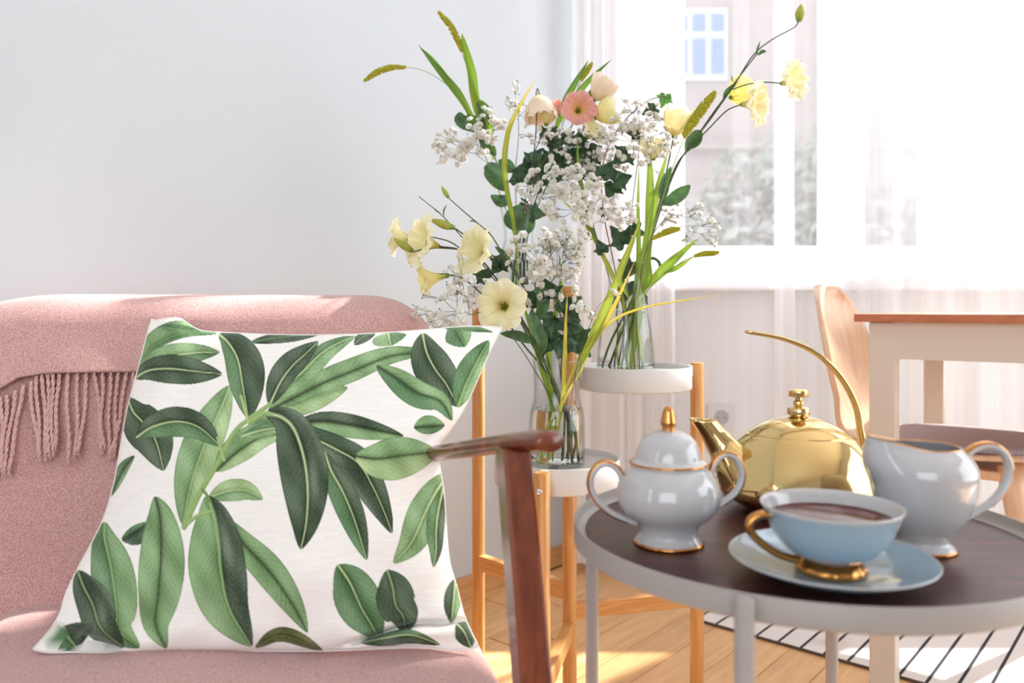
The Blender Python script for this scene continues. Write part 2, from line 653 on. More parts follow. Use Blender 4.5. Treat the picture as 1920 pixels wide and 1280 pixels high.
bar('window_frame', WX0, WX1, WZ0, WZ0 + 0.03)
bar('window_frame', WX0, WX1, WZ1 - 0.04, WZ1)
bar('window_frame', WX0, WX0 + 0.03, WZ0, WZ1)
bar('window_frame', WX1 - 0.03, WX1, WZ0, WZ1)
for x0, x1 in ((WX0 + 0.03, 1.30), (1.36, 2.16), (2.22, WX1 - 0.03)):
    sash = bar('sash_rail', x0, x1, WZ0 + 0.03, WZ0 + 0.075, 0.05, FY - 0.005)
    bar('sash_rail', x0, x1, WZ1 - 0.09, WZ1 - 0.04, 0.05, FY - 0.005)
    bar('sash_stile', x0, x0 + 0.035, WZ0 + 0.075, WZ1 - 0.09, 0.05, FY - 0.005)
    bar('sash_stile', x1 - 0.045, x1, WZ0 + 0.075, WZ1 - 0.09, 0.05, FY - 0.005)
    q = MB()
    q.box(((x0 + x1) / 2, FY, (WZ0 + WZ1) / 2), (x1 - x0 - 0.06, 0.004, WZ1 - WZ0 - 0.15))
    q.build('pane', M['pane'], sash, False)
bar('mullion', 1.30, 1.36, WZ0 + 0.03, WZ1 - 0.04, 0.07, FY)
bar('mullion', 2.16, 2.22, WZ0 + 0.03, WZ1 - 0.04, 0.07, FY)
q = MB()
q.box(((0.36 + WX1) / 2, WY - 0.045, 0.8175), (WX1 - 0.30, 0.13, 0.042), bevel=0.006)
q.build('window_sill', M['frame_white'], win, False)


# sheer curtains: wavy hanging cloth in front of the window
def curtain(name, label, x0, x1, y, mats, folds, amp, seed, dens=None):
    r = random.Random(seed)
    n = 260
    xs = [x0 + (x1 - x0) * i / n for i in range(n + 1)]
    ph = [r.uniform(0, 6.28) for _ in range(4)]
    rows = []
    for k, z in enumerate((3.2, 2.0, 1.2, 0.6, 0.03)):
        row = []
        for i, x in enumerate(xs):
            t = i / n
            w = dens(t) if dens else 1.0
            u = t * folds * 2 * PI
            yy = y + amp * w * (0.62 * math.sin(u + ph[0] + 0.25 * k * math.sin(3 * t)) + 0.30 * math.sin(1.73 * u + ph[1]) + 0.16 * math.sin(3.1 * u + ph[2]))
            row.append((x + 0.004 * math.sin(u * 0.7 + k), yy, z))
        rows.append(row)
    q = MB()
    q.grid(rows)
    th = thing(name, label, 'curtain', (x0, y, 0.03))
    q.build('curtain_cloth', mats, th)
    # hem along the free edge: the cloth is doubled there
    return th, rows


th, rows = curtain('sheer_curtain', 'white sheer curtain gathered in folds beside the room corner, behind the flowers', 0.181, 0.870, 2.255, M['sheer'], 14, 0.013, 3,
                   dens=lambda t: 1.0 if t < 0.38 else max(0.10, 1.0 - (t - 0.38) * 9))
q = MB()
q.grid([[(x, y - 0.004, z) for x, y, z in r[209:232]] for r in rows])
q.build('hem', M['sheer_fold'], th)
q = MB()
q.grid([[(x, y - 0.006, z) for x, y, z in r[:104]] for r in rows])
q.build('gathered_edge', M['sheer_fold'], th)
th, rows = curtain('sheer_curtain', 'bright sunlit white sheer curtain behind the wooden dining table', 0.862, 3.05, 2.26, M['sheer_thick'], 15, 0.013, 9)
q = MB()
q.tube([(0.05, 2.255, 3.22), (3.2, 2.255, 3.22)], 0.012, 12)  # the rail the curtains hang from, out of view
tag(q.build('curtain_rail_1', M['frame_white']), kind='structure')

# wall socket under the sill
sk = thing('wall_socket', 'white wall socket plate on the wall below the window', 'socket', P(1352, 782, WY - 0.005))
c = P(1352, 782, WY - 0.006)
q = MB()
q.box(c, (0.084, 0.012, 0.084), bevel=0.004)
q.build('cover_plate', M['socket'], sk, False)
q = MB()
q.lathe([(0.0, 0.0005), (0.017, 0.0005), (0.0185, 0.002), (0.021, 0.002), (0.022, 0.0)], c + Vector((0, -0.0062, 0)), 28, axis=(0, -1, 0))
s = q.build('socket_well', M['socket_dark'], sk)
for dx in (-0.0095, 0.0095):
    q = MB()
    q.lathe([(0.0, 0.001), (0.0026, 0.001), (0.0028, 0)], c + Vector((dx, -0.0068, 0)), 10, axis=(0, -1, 0))
    q.build('pin_hole', M['bark'], s)

# street outside: a house across the way and trees before it
BY = 14.0
hs = thing('apartment_house', 'pale pinkish house front with white framed window, across the street', 'building', (6, BY, -6))
q = MB()
q.box((6.0, BY + 0.4, 3.0), (26, 0.8, 18))
q.build('facade_wall', M['facade'], hs, False)
for (x0, y0, x1, y1) in ((1256, 18, 1362, 152), (1256, -330, 1362, -190), (1860, 18, 1966, 152), (1860, -330, 1966, -190)):
    a_, b_ = P(x0, y1, BY), P(x1, y0, BY)
    q = MB()
    w, h = b_.x - a_.x, b_.z - a_.z
    q.box(((a_.x + b_.x) / 2, BY - 0.02, (a_.z + b_.z) / 2), (w, 0.10, h), bevel=0.01)
    f = q.build('window', M['facade_frame'], hs, False)
    for k in range(3):
        xx = a_.x + w * (0.05 + 0.325 * k)
        for (z0, z1) in ((0.08, 0.58), (0.68, 0.92)):
            q = MB()
            q.box((xx + w * 0.125, BY - 0.075, a_.z + h * (z0 + z1) / 2), (w * 0.235, 0.03, h * (z1 - z0)))
            q.build('pane', M['facade_pane'], f, False)
q = MB()
q.box((6.0, BY - 0.06, 3.55), (26, 0.14, 0.12))
q.build('ledge', M['facade'], hs, False)


def tree(label, cx, cy, cz, rad, trunk, n, seed):
    r = random.Random(seed)
    t = thing('street_tree', label, 'tree', (cx, cy, trunk), 'trees in the street')
    q = MB()
    q.tube([(cx, cy, trunk), (cx + 0.1, cy, cz * 0.3 + trunk * 0.7), (cx, cy, cz)], [0.16, 0.12, 0.06], 8)
    q.build('trunk', M['bark'], t)
    q = MB()
    for _ in range(n):
        d = Vector((r.gauss(0, 1), r.gauss(0, 1), r.gauss(0, 1))).normalized() * (r.random() ** 0.45)
        p = Vector((cx + d.x * rad[0], cy + d.y * rad[1], cz + d.z * rad[2]))
        a1 = Vector((r.gauss(0, 1), r.gauss(0, 1), r.gauss(0, 1))).normalized()
        a2 = a1.orthogonal().normalized()
        s = r.uniform(0.07, 0.16)
        q.add([p - a1 * s, p + a2 * s * 0.6, p + a1 * s, p - a2 * s * 0.6], [(0, 1, 2, 3)])
    o = q.build('foliage', M['tree'], t, False)
    o['kind'] = 'stuff'


tree('blurred green tree seen through the left window pane, low against the house', 3.9, 11.0, 1.2, (1.7, 1.2, 2.0), -4.5, 3600, 4)
tree('blurred green tree behind the window, right of the other tree', 6.4, 10.5, 0.9, (1.5, 1.2, 1.9), -4.5, 2600, 5)
# ------------------------------------------------------------------ armchair in pink wool
E1 = Vector((0.966, 0.259, 0))     # along the back, to the right
E2 = Vector((0.259, -0.966, 0))    # the way the chair faces
BC = Vector((-0.468, 1.225, 0))    # middle of the back, front face at the top
HB = 0.345
chair = thing('armchair', 'armchair covered in dusty pink wool with stained wooden arms, left of the flower stand', 'armchair', (-0.45, 1.05, 0))


def ztop(s, top):
    """top outline of the back along its width (s from -HB to HB)"""
    z = top
    a = s + HB
    if a < 0.16:
        z -= 0.055 * (1 - math.sqrt(max(0, 1 - (1 - a / 0.16) ** 2)))
    a = HB - s
    if a < 0.10:
        z -= 0.075 * (1 - math.sqrt(max(0, 1 - (1 - a / 0.10) ** 2)))
    return z


def back_row(s, top, grow, zlow_f, zlow_b, nf=26, nb=10, wob=0.0, front_only=False):
    """one section: up the front, over the rounded top and down behind"""
    zt = ztop(s, top)
    edge = min(s + HB, HB - s)
    th = 0.105
    rr = 0.045 + grow
    if edge < 0.06:
        k = math.sqrt(max(0.02, 1 - (1 - edge / 0.06) ** 2))
    else:
        k = 1.0

    def frontd(z):
        return 0.16 * (0.765 - z) / 0.40 + grow + 0.012 * math.sin((z - 0.36) / 0.4 * PI)
    pts = []
    zc = zt - rr
    for i in range(nf):
        z = zlow_f + (zc - zlow_f) * i / (nf - 1)
        d = frontd(z)
        d += wob * (0.55 * math.sin(9 * s + 14 * z) + 0.45 * math.sin(21 * s - 9 * z + 1) + 0.3 * math.sin(35 * s + 30 * z))
        pts.append((d - (1 - k) * 0.05, z))
    d0 = pts[-1][0]
    wth = (th + 2 * grow) * (0.45 + 0.55 * k)
    for i in range(1, 12):
        a = PI * i / 12
        pts.append((d0 - wth / 2 + wth / 2 * math.cos(a), zc + rr * math.sin(a)))
    for i in range(nb):
        z = zc - (zc - zlow_b) * i / (nb - 1)
        pts.append((d0 - wth + 0.3 * (zc - z) * 0.4, z))
    return [BC + E1 * s + E2 * d + Vector((0, 0, z)) for d, z in pts]


q = MB()
ss = [-HB + 2 * HB * i / 60 for i in range(61)]
rows = [back_row(s, 0.752, 0.0, 0.33, 0.33, wob=0.0045) for s in ss]
q.grid(rows)
for r in (rows[0], rows[-1]):
    o = len(q.v)
    q.v.extend([tuple(p) for p in r])
    q.f.append(tuple(range(o, o + len(r))))
q.build('backrest', M['pink'], chair)

# seat: padded slab, front to the camera
q = MB()
SR = Vector((-0.070, 1.10, 0))      # rear right corner of the seat
rows = []
nS, nT = 34, 34
top_z = 0.368


def seat_pt(a, f, side):
    p = SR - E1 * a + E2 * f
    return Vector((p.x, p.y, side))


for i in range(nT + 1):
    f = -0.10 + 0.60 * i / nT
    prof = []
    front = (0.50 - f)
    fz = 0.0
    if front < 0.05:
        fz = 0.05 * (1 - math.sqrt(max(0, 1 - (1 - front / 0.05) ** 2)))
    # section across from the left underside over the top to the right underside
    w = 0.60
    for k in range(9):
        prof.append((w + 0.012 * math.sin(k / 8 * PI), 0.19 + (top_z - 0.05 - 0.19) * k / 8))
    for k in range(1, 7):
        a_ = PI / 2 * k / 6
        prof.append((w - 0.05 + 0.05 * math.cos(a_), top_z - 0.05 + 0.05 * math.sin(a_)))
    for k in range(1, nS):
        x = (w - 0.05) + (0.06 - (w - 0.05)) * k / nS
        prof.append((x, top_z + 0.004 * math.sin(x * 20 + f * 9) * math.sin(f * 13)))
    for k in range(1, 7):
        a_ = PI / 2 * k / 6
        prof.append((0.05 - 0.05 * math.sin(a_), top_z - 0.05 + 0.05 * math.cos(a_)))
    for k in range(9):
        prof.append((-0.010 * math.sin(k / 8 * PI) - 0.006 * math.sin(f * 22), top_z - 0.05 - (top_z - 0.05 - 0.19) * k / 8))
    rows.append([seat_pt(a, f, z - fz * (1 if z > 0.25 else 0)) for a, z in prof])
q.grid(rows)
for r in (rows[0], rows[-1]):
    o = len(q.v)
    q.v.extend([tuple(p) for p in r])
    q.f.append(tuple(range(o, o + len(r))))
q.build('seat', M['pink'], chair)


def arm_side(shift):
    off = E1 * shift
    path = [Vector((-0.165, 1.26, 0.505)), Vector((-0.128, 1.12, 0.536)), Vector((-0.0947, 1.0, 0.567)), Vector((-0.052, 0.90, 0.590)),
            Vector((-0.0168, 0.835, 0.606)), Vector((0.012, 0.775, 0.6195)), Vector((0.030, 0.738, 0.6265)), Vector((0.0375, 0.724, 0.6275))]
    pts = spline([p + off for p in path], 6)
    n = len(pts)
    rad = []
    for i in range(n):
        t = i / (n - 1)
        r = 0.0094 + 0.0008 * t
        if t > 0.93:
            r *= math.sqrt(max(0.05, 1 - ((t - 0.93) / 0.07) ** 2))
        rad.append(r)
    q = MB()
    q.tube(pts, rad, 20, flat=1.55)
    q.build('armrest', M['arm_wood'], chair)
    # front leg, raked towards the front
    top = Vector((0.0005, 0.772, 0.613)) + off
    bot = Vector((0.0535, 0.668, 0.0)) + off
    q = MB()
    ax = (bot - top).normalized()
    rows = []
    for t in (0.0, 0.25, 0.5, 0.75, 1.0):
        c = top.lerp(bot, t)
        w = 0.0133 + 0.002 * math.sin(t * PI) - 0.003 * max(0, t - 0.6)
        d = 0.019
        ch = 0.003
        ring = [(-w + ch, -d), (w - ch, -d), (w, -d + ch), (w, d - ch), (w - ch, d), (-w + ch, d), (-w, d - ch), (-w, -d + ch)]
        rows.append([c + E1 * x - E2 * y for x, y in ring])
    q.grid(rows, True)
    q.f.append(tuple(range(8)))
    q.f.append(tuple(32 + k for k in range(8)))
    q.build('leg', M['arm_wood'], chair, False)
    # rear leg
    top = Vector((-0.155, 1.27, 0.52)) + off
    bot = Vector((-0.19, 1.385, 0.0)) + off
    q = MB()
    q.tube([top, top.lerp(bot, 0.5), bot], [0.016, 0.016, 0.012], 8)
    q.build('leg', M['arm_wood'], chair)


arm_side(0.0)
arm_side(-0.715)
q = MB()
for f, z in ((0.40, 0.225), (-0.04, 0.225)):
    a_ = SR + E2 * f
    q.box((a_.x - E1.x * 0.30, a_.y - E1.y * 0.30, z - 0.03), (0.66, 0.022, 0.05), ax=E1, bevel=0.003)
q.build('seat_rail', M['arm_wood'], chair, False)

# ------------------------------------------------------------------ wool throw over the back
throw = thing('wool_throw', 'dusty pink wool throw with twisted fringe, draped over the armchair back', 'blanket', BC + Vector((0, 0, 0.6)))


def hem_z(s):
    return interp([(-0.40, 0.606), (-0.30, 0.613), (-0.265, 0.632), (-0.235, 0.652), (-0.20, 0.6575), (0.0, 0.656), (0.4, 0.650)], s)


q = MB()
rows = []
ss = [-HB - 0.008 + 2 * (HB + 0.008) * i / 90 for i in range(91)]
for s in ss:
    s2 = max(-HB + 1e-4, min(HB - 1e-4, s))
    row = back_row(s2, 0.764, 0.011, hem_z(s2), 0.50, nf=22, wob=0.004)
    rows.append([p + E1 * (s - s2) for p in row])
q.grid(rows)
cloth = q.build('cloth', M['pink'], throw)
sol = cloth.modifiers.new('thickness', 'SOLIDIFY')
sol.thickness = 0.005
sol.offset = -1
# fringe: pairs of twisted cords with a knot of loose ends
frr = random.Random(5)
fx = [(0, 745), (12, 741), (28, 733), (44, 723), (58, 717), (68, 707), (78, 703), (88, 694), (98, 693), (112, 695), (128, 697), (146, 698), (162, 699), (176, 699), (192, 699), (208, 699), (222, 699), (238, 699), (250, 699),
      (-14, 749), (-28, 752)]
fend = {0: (4, 866), 12: (2, 858), 28: (8, 870), 44: (16, 866), 58: (74, 850), 68: (72, 842), 78: (86, 846), 88: (92, 840), 98: (100, 836), 112: (104, 826), 128: (128, 850), 146: (140, 842), 162: (146, 836), 176: (196, 828), 192: (190, 834), 208: (206, 842),
        222: (214, 838), 238: (208, 836), 250: (244, 830), -14: (-10, 870), -28: (-24, 868)}


def back_front(px, z, out):
    """point on the front of the back under the throw"""
    s = ((px - 960) / FPX)
    # intersect line of sight column with the leaning front face
    d = 0.16 * (0.765 - z) / 0.40 + 0.012 * math.sin((z - 0.36) / 0.4 * PI) + out
    o = BC + E2 * d
    ss_ = (s * o.y - o.x) / (E1.x - s * E1.y)
    return o + E1 * ss_ + Vector((0, 0, z))


for i, (x, y) in enumerate(fx):
    Y0 = 1.12 + 0.00018 * x
    z0 = ZC - (y - HOR) / FPX * Y0
    ex, ey = fend[x]
    z1 = ZC - (ey - HOR) / FPX * Y0
    pts = []
    for k in range(6):
        t = k / 5
        xx = x + (ex - x) * (t ** 1.3) + 5 * math.sin(t * PI * 1.3 + i) * t * (1 - t) * 3
        pts.append(back_front(xx, z0 + 0.004 + (z1 - z0) * t, 0.0105 - 0.004 * math.sin(t * PI)))
    cl = spline(pts, 6)
    n = len(cl)
    q = MB()
    # two strands twisted about each other
    for h in (0, PI):
        line = []
        for k, p in enumerate(cl):
            a_ = h + k * 1.15
            line.append(p + E1 * (0.0013 * math.cos(a_)) + E2 * (0.0013 * math.sin(a_)))
        q.tube(line, 0.00165, 6)
    for k in range(5):
        e = cl[-1]
        q.tube([e, e + Vector((frr.uniform(-0.004, 0.004), -0.001, -frr.uniform(0.004, 0.010)))], [0.0012, 0.0004], 4)
    q.build('tassel', M['pink_cord'], throw)

# ------------------------------------------------------------------ plant stand of bamboo with three trays
stand = thing('plant_stand', 'bamboo plant stand with three round white trays holding the flower vases', 'plant stand', (0.1056, 1.466, 0))
D_ = Vector((0.1056, 1.466, 0))
C_ = Vector((0.0458, 1.226, 0))
A_ = Vector((-0.0690, 1.640, 0))
B_ = Vector((0.3540, 1.530, 0))
ZT = {'up': 0.790, 'mid': 0.640, 'low': 0.497}
LEGR = 0.0130
for p, z in ((A_, ZT['up'] - 0.002), (B_, ZT['mid'] + 0.004), (C_, ZT['low'] + 0.0), (D_, ZT['up'] - 0.002)):
    q = MB()
    q.lathe([(0, 0), (LEGR - 0.002, 0), (LEGR, 0.002), (LEGR, z - 0.003), (LEGR - 0.002, z - 0.0005), (0, z)], p, 24)
    q.build('leg', M['bamboo'], stand, True, autosmooth=40)
TR = 0.105
trayC = {'up': (A_ + D_) / 2, 'mid': (B_ + D_) / 2, 'low': (C_ + D_) / 2}
for k, c in trayC.items():
    z = ZT[k]
    q = MB()
    H = 0.043
    q.lathe([(0, -H), (TR - 0.004, -H), (TR - 0.0012, -H + 0.0012), (TR, -H + 0.004), (TR, -0.0012), (TR - 0.001, 0), (TR - 0.0022, 0), (TR - 0.0032, -0.0012),
             (TR - 0.0034, -0.009), (TR - 0.006, -0.0105), (0, -0.0105)], (c.x, c.y, z), 72)
    t = q.build('tray', M['white_metal'], stand, True, autosmooth=50)
    for e in ({'up': (A_, D_), 'mid': (B_, D_), 'low': (C_, D_)}[k]):
        d = (e - c).normalized()
        q = MB()
        m_ = c + d * (TR + 0.004)
        q.box((m_.x, m_.y, z - 0.012), (0.018, 0.014, 0.022), ax=d, bevel=0.003)
        q.build('clip', M['white_metal'], t, False)
for e, z0, z1 in ((A_, 0.2135, 0.244), (B_, 0.180, 0.2085), (C_, 0.147, 0.177)):
    q = MB()
    m_ = (e + D_) / 2
    d = (e - D_)
    q.box((m_.x, m_.y, (z0 + z1) / 2), (d.length, 0.018, z1 - z0), ax=d.normalized(), bevel=0.0015)
    q.build('crossbar', M['bamboo_bar'], stand, False)
scp = P(1010, 922, C_.y - 0.0128)
q = MB()
q.lathe([(0, 0.0006), (0.0012, 0.0006), (0.0016, 0.0016), (0.0036, 0.0016), (0.0046, 0.0008), (0.005, 0)], scp, 20, axis=(-0.12, -0.99, 0))
q.build('screw', M['steel'], stand)

# ------------------------------------------------------------------ round tray table in front
TC = Vector((0.284, 0.788, 0))
TRR = 0.2225
ttz = 0.537
tt = thing('tray_table', 'round white metal tray table with dark wood top, in front at the right', 'table', TC)
q = MB()
q.lathe([(TRR - 0.012, -0.021), (TRR - 0.003, -0.021), (TRR, -0.019), (TRR, -0.001), (TRR - 0.0007, 0), (TRR - 0.0022, 0), (TRR - 0.0030, -0.001), (TRR - 0.0036, -0.008), (TRR - 0.0075, -0.0112), (TRR - 0.0205, -0.0114), (0, -0.0124), (0, -0.0205), (TRR - 0.012, -0.021)],
        (TC.x, TC.y, ttz), 120)
q.build('tray_rim', M['shaded_white_metal'], tt, True, autosmooth=50)
q = MB()
q.lathe([(TRR - 0.0115, -0.0113), (TRR - 0.0120, -0.0106), (0, -0.0106)], (TC.x, TC.y, ttz), 96)
q.build('wood_inlay', M['tray_wood'], tt, True, autosmooth=50)
for a_ in (-119.5, -30.0, 61.0, 147.0):
    d = Vector((math.cos(math.radians(a_)), math.sin(math.radians(a_)), 0))
    p = TC + d * (TRR + 0.0072)
    q = MB()
    q.lathe([(0, 0), (0.0068, 0), (0.0074, 0.001), (0.0074, ttz - 0.0025), (0.0066, ttz - 0.0008), (0.005, ttz), (0, ttz)], p, 20)
    lg = q.build('leg', M['shaded_white_metal'], tt, True, autosmooth=60)
    q = MB()
    m_ = TC + d * (TRR + 0.001)
    q.box((m_.x, m_.y, ttz - 0.012), (0.008, 0.008, 0.012), ax=d)
    q.build('bracket', M['shaded_white_metal'], lg, False)
TZ = ttz - 0.0106     # top of the wood

# ------------------------------------------------------------------ dining table, chair and pad behind
TU = Vector((0.815, -0.579, 0))     # along the front
TV = Vector((0.579, 0.815, 0))      # to the window
T0 = Vector((0.685, 1.535, 0))      # near left corner of the leg frame
dt = thing('dining_table', 'dining table with brown wooden top and white legs, at the right by the window', 'table', T0 + TU * 0.35 + TV * 0.35)
TS = 0.70
tz = 0.7365
q = MB()
m_ = T0 + TU * (TS / 2) + TV * (TS / 2)
q.box((m_.x, m_.y, tz - 0.0075), (TS + 0.045, TS + 0.045, 0.015), ax=TU, bevel=0.002)
q.build('tabletop', M['pine_top'], dt, False)
LW = 0.046
for i in (0, 1):
    for j in (0, 1):
        c = T0 + TU * (LW / 2 + i * (TS - LW)) + TV * (LW / 2 + j * (TS - LW))
        q = MB()
        zb = 0.0062 if j else 0.0002      # the far legs stand on the rug
        q.box((c.x, c.y, (tz - 0.0155 + zb) / 2), (LW, LW, tz - 0.0155 - zb), ax=TU, bevel=0.003)
        q.build('leg', M['white_wood'], dt, False)
for ax, ay, off in ((TU, TV, 0.010), (TU, TV, TS - 0.010), (TV, TU, 0.010), (TV, TU, TS - 0.010)):
    c = T0 + ax * (TS / 2) + ay * off
    q = MB()
    q.box((c.x, c.y, tz - 0.015 - 0.035), (TS - 2 * LW + 0.004, 0.018, 0.070), ax=ax)
    q.build('apron', M['white_wood'], dt, False)

dc = thing('dining_chair', 'bent plywood dining chair with curved back, pushed under the brown topped table', 'chair', (0.98, 1.80, 0))
FU = Vector((0.80, -0.60, 0)).normalized()
FV = Vector((-FU.y, FU.x, 0))
CC = Vector((0.98, 1.80, 0))
prof = spline([(0.215, 0, 0.418), (0.205, 0, 0.436), (0.17, 0, 0.443), (0.05, 0, 0.436), (-0.09, 0, 0.432), (-0.165, 0, 0.448), (-0.205, 0, 0.495), (-0.225, 0, 0.57), (-0.25, 0, 0.68), (-0.285, 0, 0.80)], 6)
rows = []
n = len(prof)
for i, p in enumerate(prof):
    t = i / (n - 1)
    back = max(0.0, (t - 0.52) / 0.48)
    w = 0.205 - 0.030 * math.sin(PI * min(1, max(0, (t - 0.40) / 0.25))) * 1.0
    if back > 0.55:
        w *= math.sqrt(max(0.0, 1 - ((back - 0.55) / 0.47) ** 2.4)) if back < 1.02 else 0.2
    if t < 0.06:
        w *= 0.90 + 0.10 * t / 0.06
    row = []
    for k in range(21):
        u = -1 + 2 * k / 20
        dz = 0.012 * u * u * (1 - back)
        dx = 0.035 * u * u * min(1, back * 2.2)
        row.append(CC + FU * (p.x + dx) + FV * (u * max(w, 0.02)) + Vector((0, 0, p.z + dz)))
    rows.append(row)
q = MB()
q.grid(rows)
sh = q.build('shell', M['ply'], dc)
sm = sh.modifiers.new('thickness', 'SOLIDIFY')
sm.thickness = 0.011
sm.offset = 0
for sx, sy in ((1, 1), (1, -1), (-1, 1), (-1, -1)):
    top = CC + FU * (0.13 * sx) + FV * (0.12 * sy) + Vector((0, 0, 0.428))
    bot = CC + FU * (0.20 * sx) + FV * (0.19 * sy) + Vector((0, 0, 0.0062))
    q = MB()
    q.tube([top, top.lerp(bot, 0.12), top.lerp(bot, 0.5), bot], [0.026, 0.024, 0.018, 0.012], 10, up=FU)
    q.build('leg', M['ply'], dc)
q = MB()
c = CC + Vector((0, 0, 0.405))
q.box(c, (0.30, 0.28, 0.02), ax=FU, bevel=0.006)
q.build('seat_frame', M['ply'], dc, False)

pad_c = CC + FU * 0.03
q = MB()
rows = []
for r_, z in ((0.0, 0.4625), (0.10, 0.4625), (0.165, 0.461), (0.182, 0.457), (0.184, 0.451), (0.180, 0.447), (0.10, 0.4455), (0.0, 0.4455)):
    ring = []
    for k in range(40):
        a_ = 2 * PI * k / 40
        ca, sa = math.cos(a_), math.sin(a_)
        e = (abs(ca) ** 3 + abs(sa) ** 3) ** (-1 / 3)
        ring.append(pad_c + FU * (r_ * e * ca * 0.92) + FV * (r_ * e * sa * 0.95) + Vector((0, 0, z + 0.006 * (r_ / 0.18) ** 2 * abs(sa))))
    rows.append(ring)
q.grid(rows, True)
tag(q.build('seat_pad', M['felt'], None, True, base=(pad_c.x, pad_c.y, 0.4455)), 'round grey felt pad lying on the plywood chair seat', 'cushion')

# ------------------------------------------------------------------ striped rug
R0 = Vector((0.440, 1.913, 0))
q = MB()
RL, RW = 2.2, 0.62
mid = RU * (RL / 2) + RV * (RW / 2)
me_c = []
q.box((RL / 2, RW / 2, 0.0035), (RL, RW, 0.005), bevel=0.001)
rug = tag(q.build('striped_rug', M['rug'], None, False, base=(0, 0, 0)), 'cream rug with thin black stripes, on the wooden floor under the dining table', 'rug')
rug.location = R0
rug.rotation_euler = (0, 0, math.atan2(RU.y, RU.x))
q = MB()
q.box((RL / 2, -0.002, 0.003), (RL, 0.005, 0.0055), bevel=0.001)
q.build('hem', M['rug_edge'], rug, False, base=(0, 0, 0))
# ------------------------------------------------------------------ tea things on the tray table
def at_plane(px0, Y):
    return lambda px, py, dy=0.0: P(px, py, Y + dy)


def ribbon_handle(mb, pts, w, th, n=8):
    """flattened loop handle: w across (depth), th thick in its own plane"""
    cl = spline(pts, n)
    mb.tube(cl, [th] * len(cl), 12, flat=w / th, up=(0, 0, 1))


# sugar bowl
SY = 0.757
sc_ = Vector((0.148, SY, TZ))
sg = thing('sugar_bowl', 'white porcelain lidded sugar bowl with two gold edged handles, left on the tray table', 'sugar bowl', sc_)
body = smooth_profile([(0.0275, 0.010), (0.0275, 0.0145), (0.0305, 0.020), (0.0395, 0.027), (0.0455, 0.035), (0.0480, 0.044), (0.0478, 0.052), (0.0450, 0.061), (0.0395, 0.0690), (0.0362, 0.0725), (0.0372, 0.0755)], 4)
q = MB()
q.lathe([(0, 0.0), (0.0318, 0.0), (0.0326, 0.0015), (0.0315, 0.0045), (0.0288, 0.008)] + body + [(0.0350, 0.0755), (0.034, 0.071), (0.030, 0.066), (0, 0.05)], sc_, 64)
q.build('bowl', M['porcelain'], sg)
q = MB()
q.lathe([(0.0318, 0.0), (0.0330, 0.0008), (0.0331, 0.0024), (0.0320, 0.0036), (0.031, 0.0036)], sc_, 64)
q.build('foot_ring', M['gilt'], sg)
lid = MB()
lid.lathe(smooth_profile([(0.0345, 0.0760), (0.0362, 0.0768), (0.0345, 0.0785), (0.0312, 0.0805), (0.0302, 0.0850), (0.0272, 0.0935), (0.0225, 0.1000), (0.0150, 0.1048), (0.0078, 0.1068), (0.0, 0.1072)], 4), sc_, 56)
ld = lid.build('lid', M['porcelain'], sg)
q = MB()
q.lathe([(0.0358, 0.0752), (0.0367, 0.0757), (0.0369, 0.0768), (0.0362, 0.0776), (0.0352, 0.0777)], sc_, 64)
q.build('lid_band', M['gilt'], ld)
q = MB()
q.lathe(smooth_profile([(0.0062, 0.1058), (0.0068, 0.1075), (0.0058, 0.1092), (0.0070, 0.1120), (0.0072, 0.1150), (0.0060, 0.1210), (0.0050, 0.1258), (0.0030, 0.1288), (0.0, 0.1296)], 4), sc_, 32)
q.build('knob', M['gilt'], ld)
for sgn in (-1, 1):
    if sgn < 0:
        pth = [(1170, 925), (1168, 902), (1158, 880), (1140, 869), (1121, 874), (1109, 892), (1108, 914), (1120, 938), (1146, 961), (1176, 974), (1194, 980)]
    else:
        pth = [(1334, 922), (1333, 890), (1341, 866), (1358, 852), (1377, 856), (1389, 876), (1390, 898), (1379, 922), (1357, 940), (1334, 953)]
    pts = [P(x, y, SY) for x, y in pth]
    q = MB()
    ribbon_handle(q, pts, 0.0052, 0.0030)
    h = q.build('handle', M['porcelain'], sg)
    # gold line along the outside of the loop
    cen = P(1140, 905, SY) if sgn < 0 else P(1362, 890, SY)
    out = [p + (p - cen).normalized() * 0.0018 for p in pts[1:-1]]
    q = MB()
    ribbon_handle(q, out, 0.0046, 0.0021)
    q.build('handle_trim', M['gilt'], h)

# creamer
CY = 0.7385
cc_ = Vector((0.3790, CY, TZ))
cr = thing('creamer', 'white porcelain milk jug with gold edged handle, right on the tray table', 'jug', cc_)
prof = smooth_profile([(0.0275, 0.0), (0.0282, 0.0022), (0.0262, 0.0050), (0.0226, 0.0080), (0.0222, 0.0110), (0.0252, 0.0160), (0.0310, 0.0235), (0.0372, 0.0330), (0.0420, 0.0450), (0.0448, 0.057), (0.0460, 0.068), (0.0448, 0.078), (0.0402, 0.0865), (0.0348, 0.0920), (0.0322, 0.0950)], 4)


def jug_pt(r, h, a, inner=0.0):
    ca, sa = math.cos(a), math.sin(a)
    k = max(0.0, ca * -1.0)                 # spout to the left
    g = max(0.0, (h - 0.060) / 0.035)
    lip = (k ** 5) * g ** 1.3
    rr_ = r + 0.0195 * lip - inner + 0.0025 * g * abs(sa) - 0.001 * g
    zz = h + 0.0085 * (k ** 2.5) * max(0.0, (h - 0.082) / 0.013) * (1 if inner == 0 else 0.9)
    return cc_ + Vector((rr_ * ca, rr_ * sa, zz))


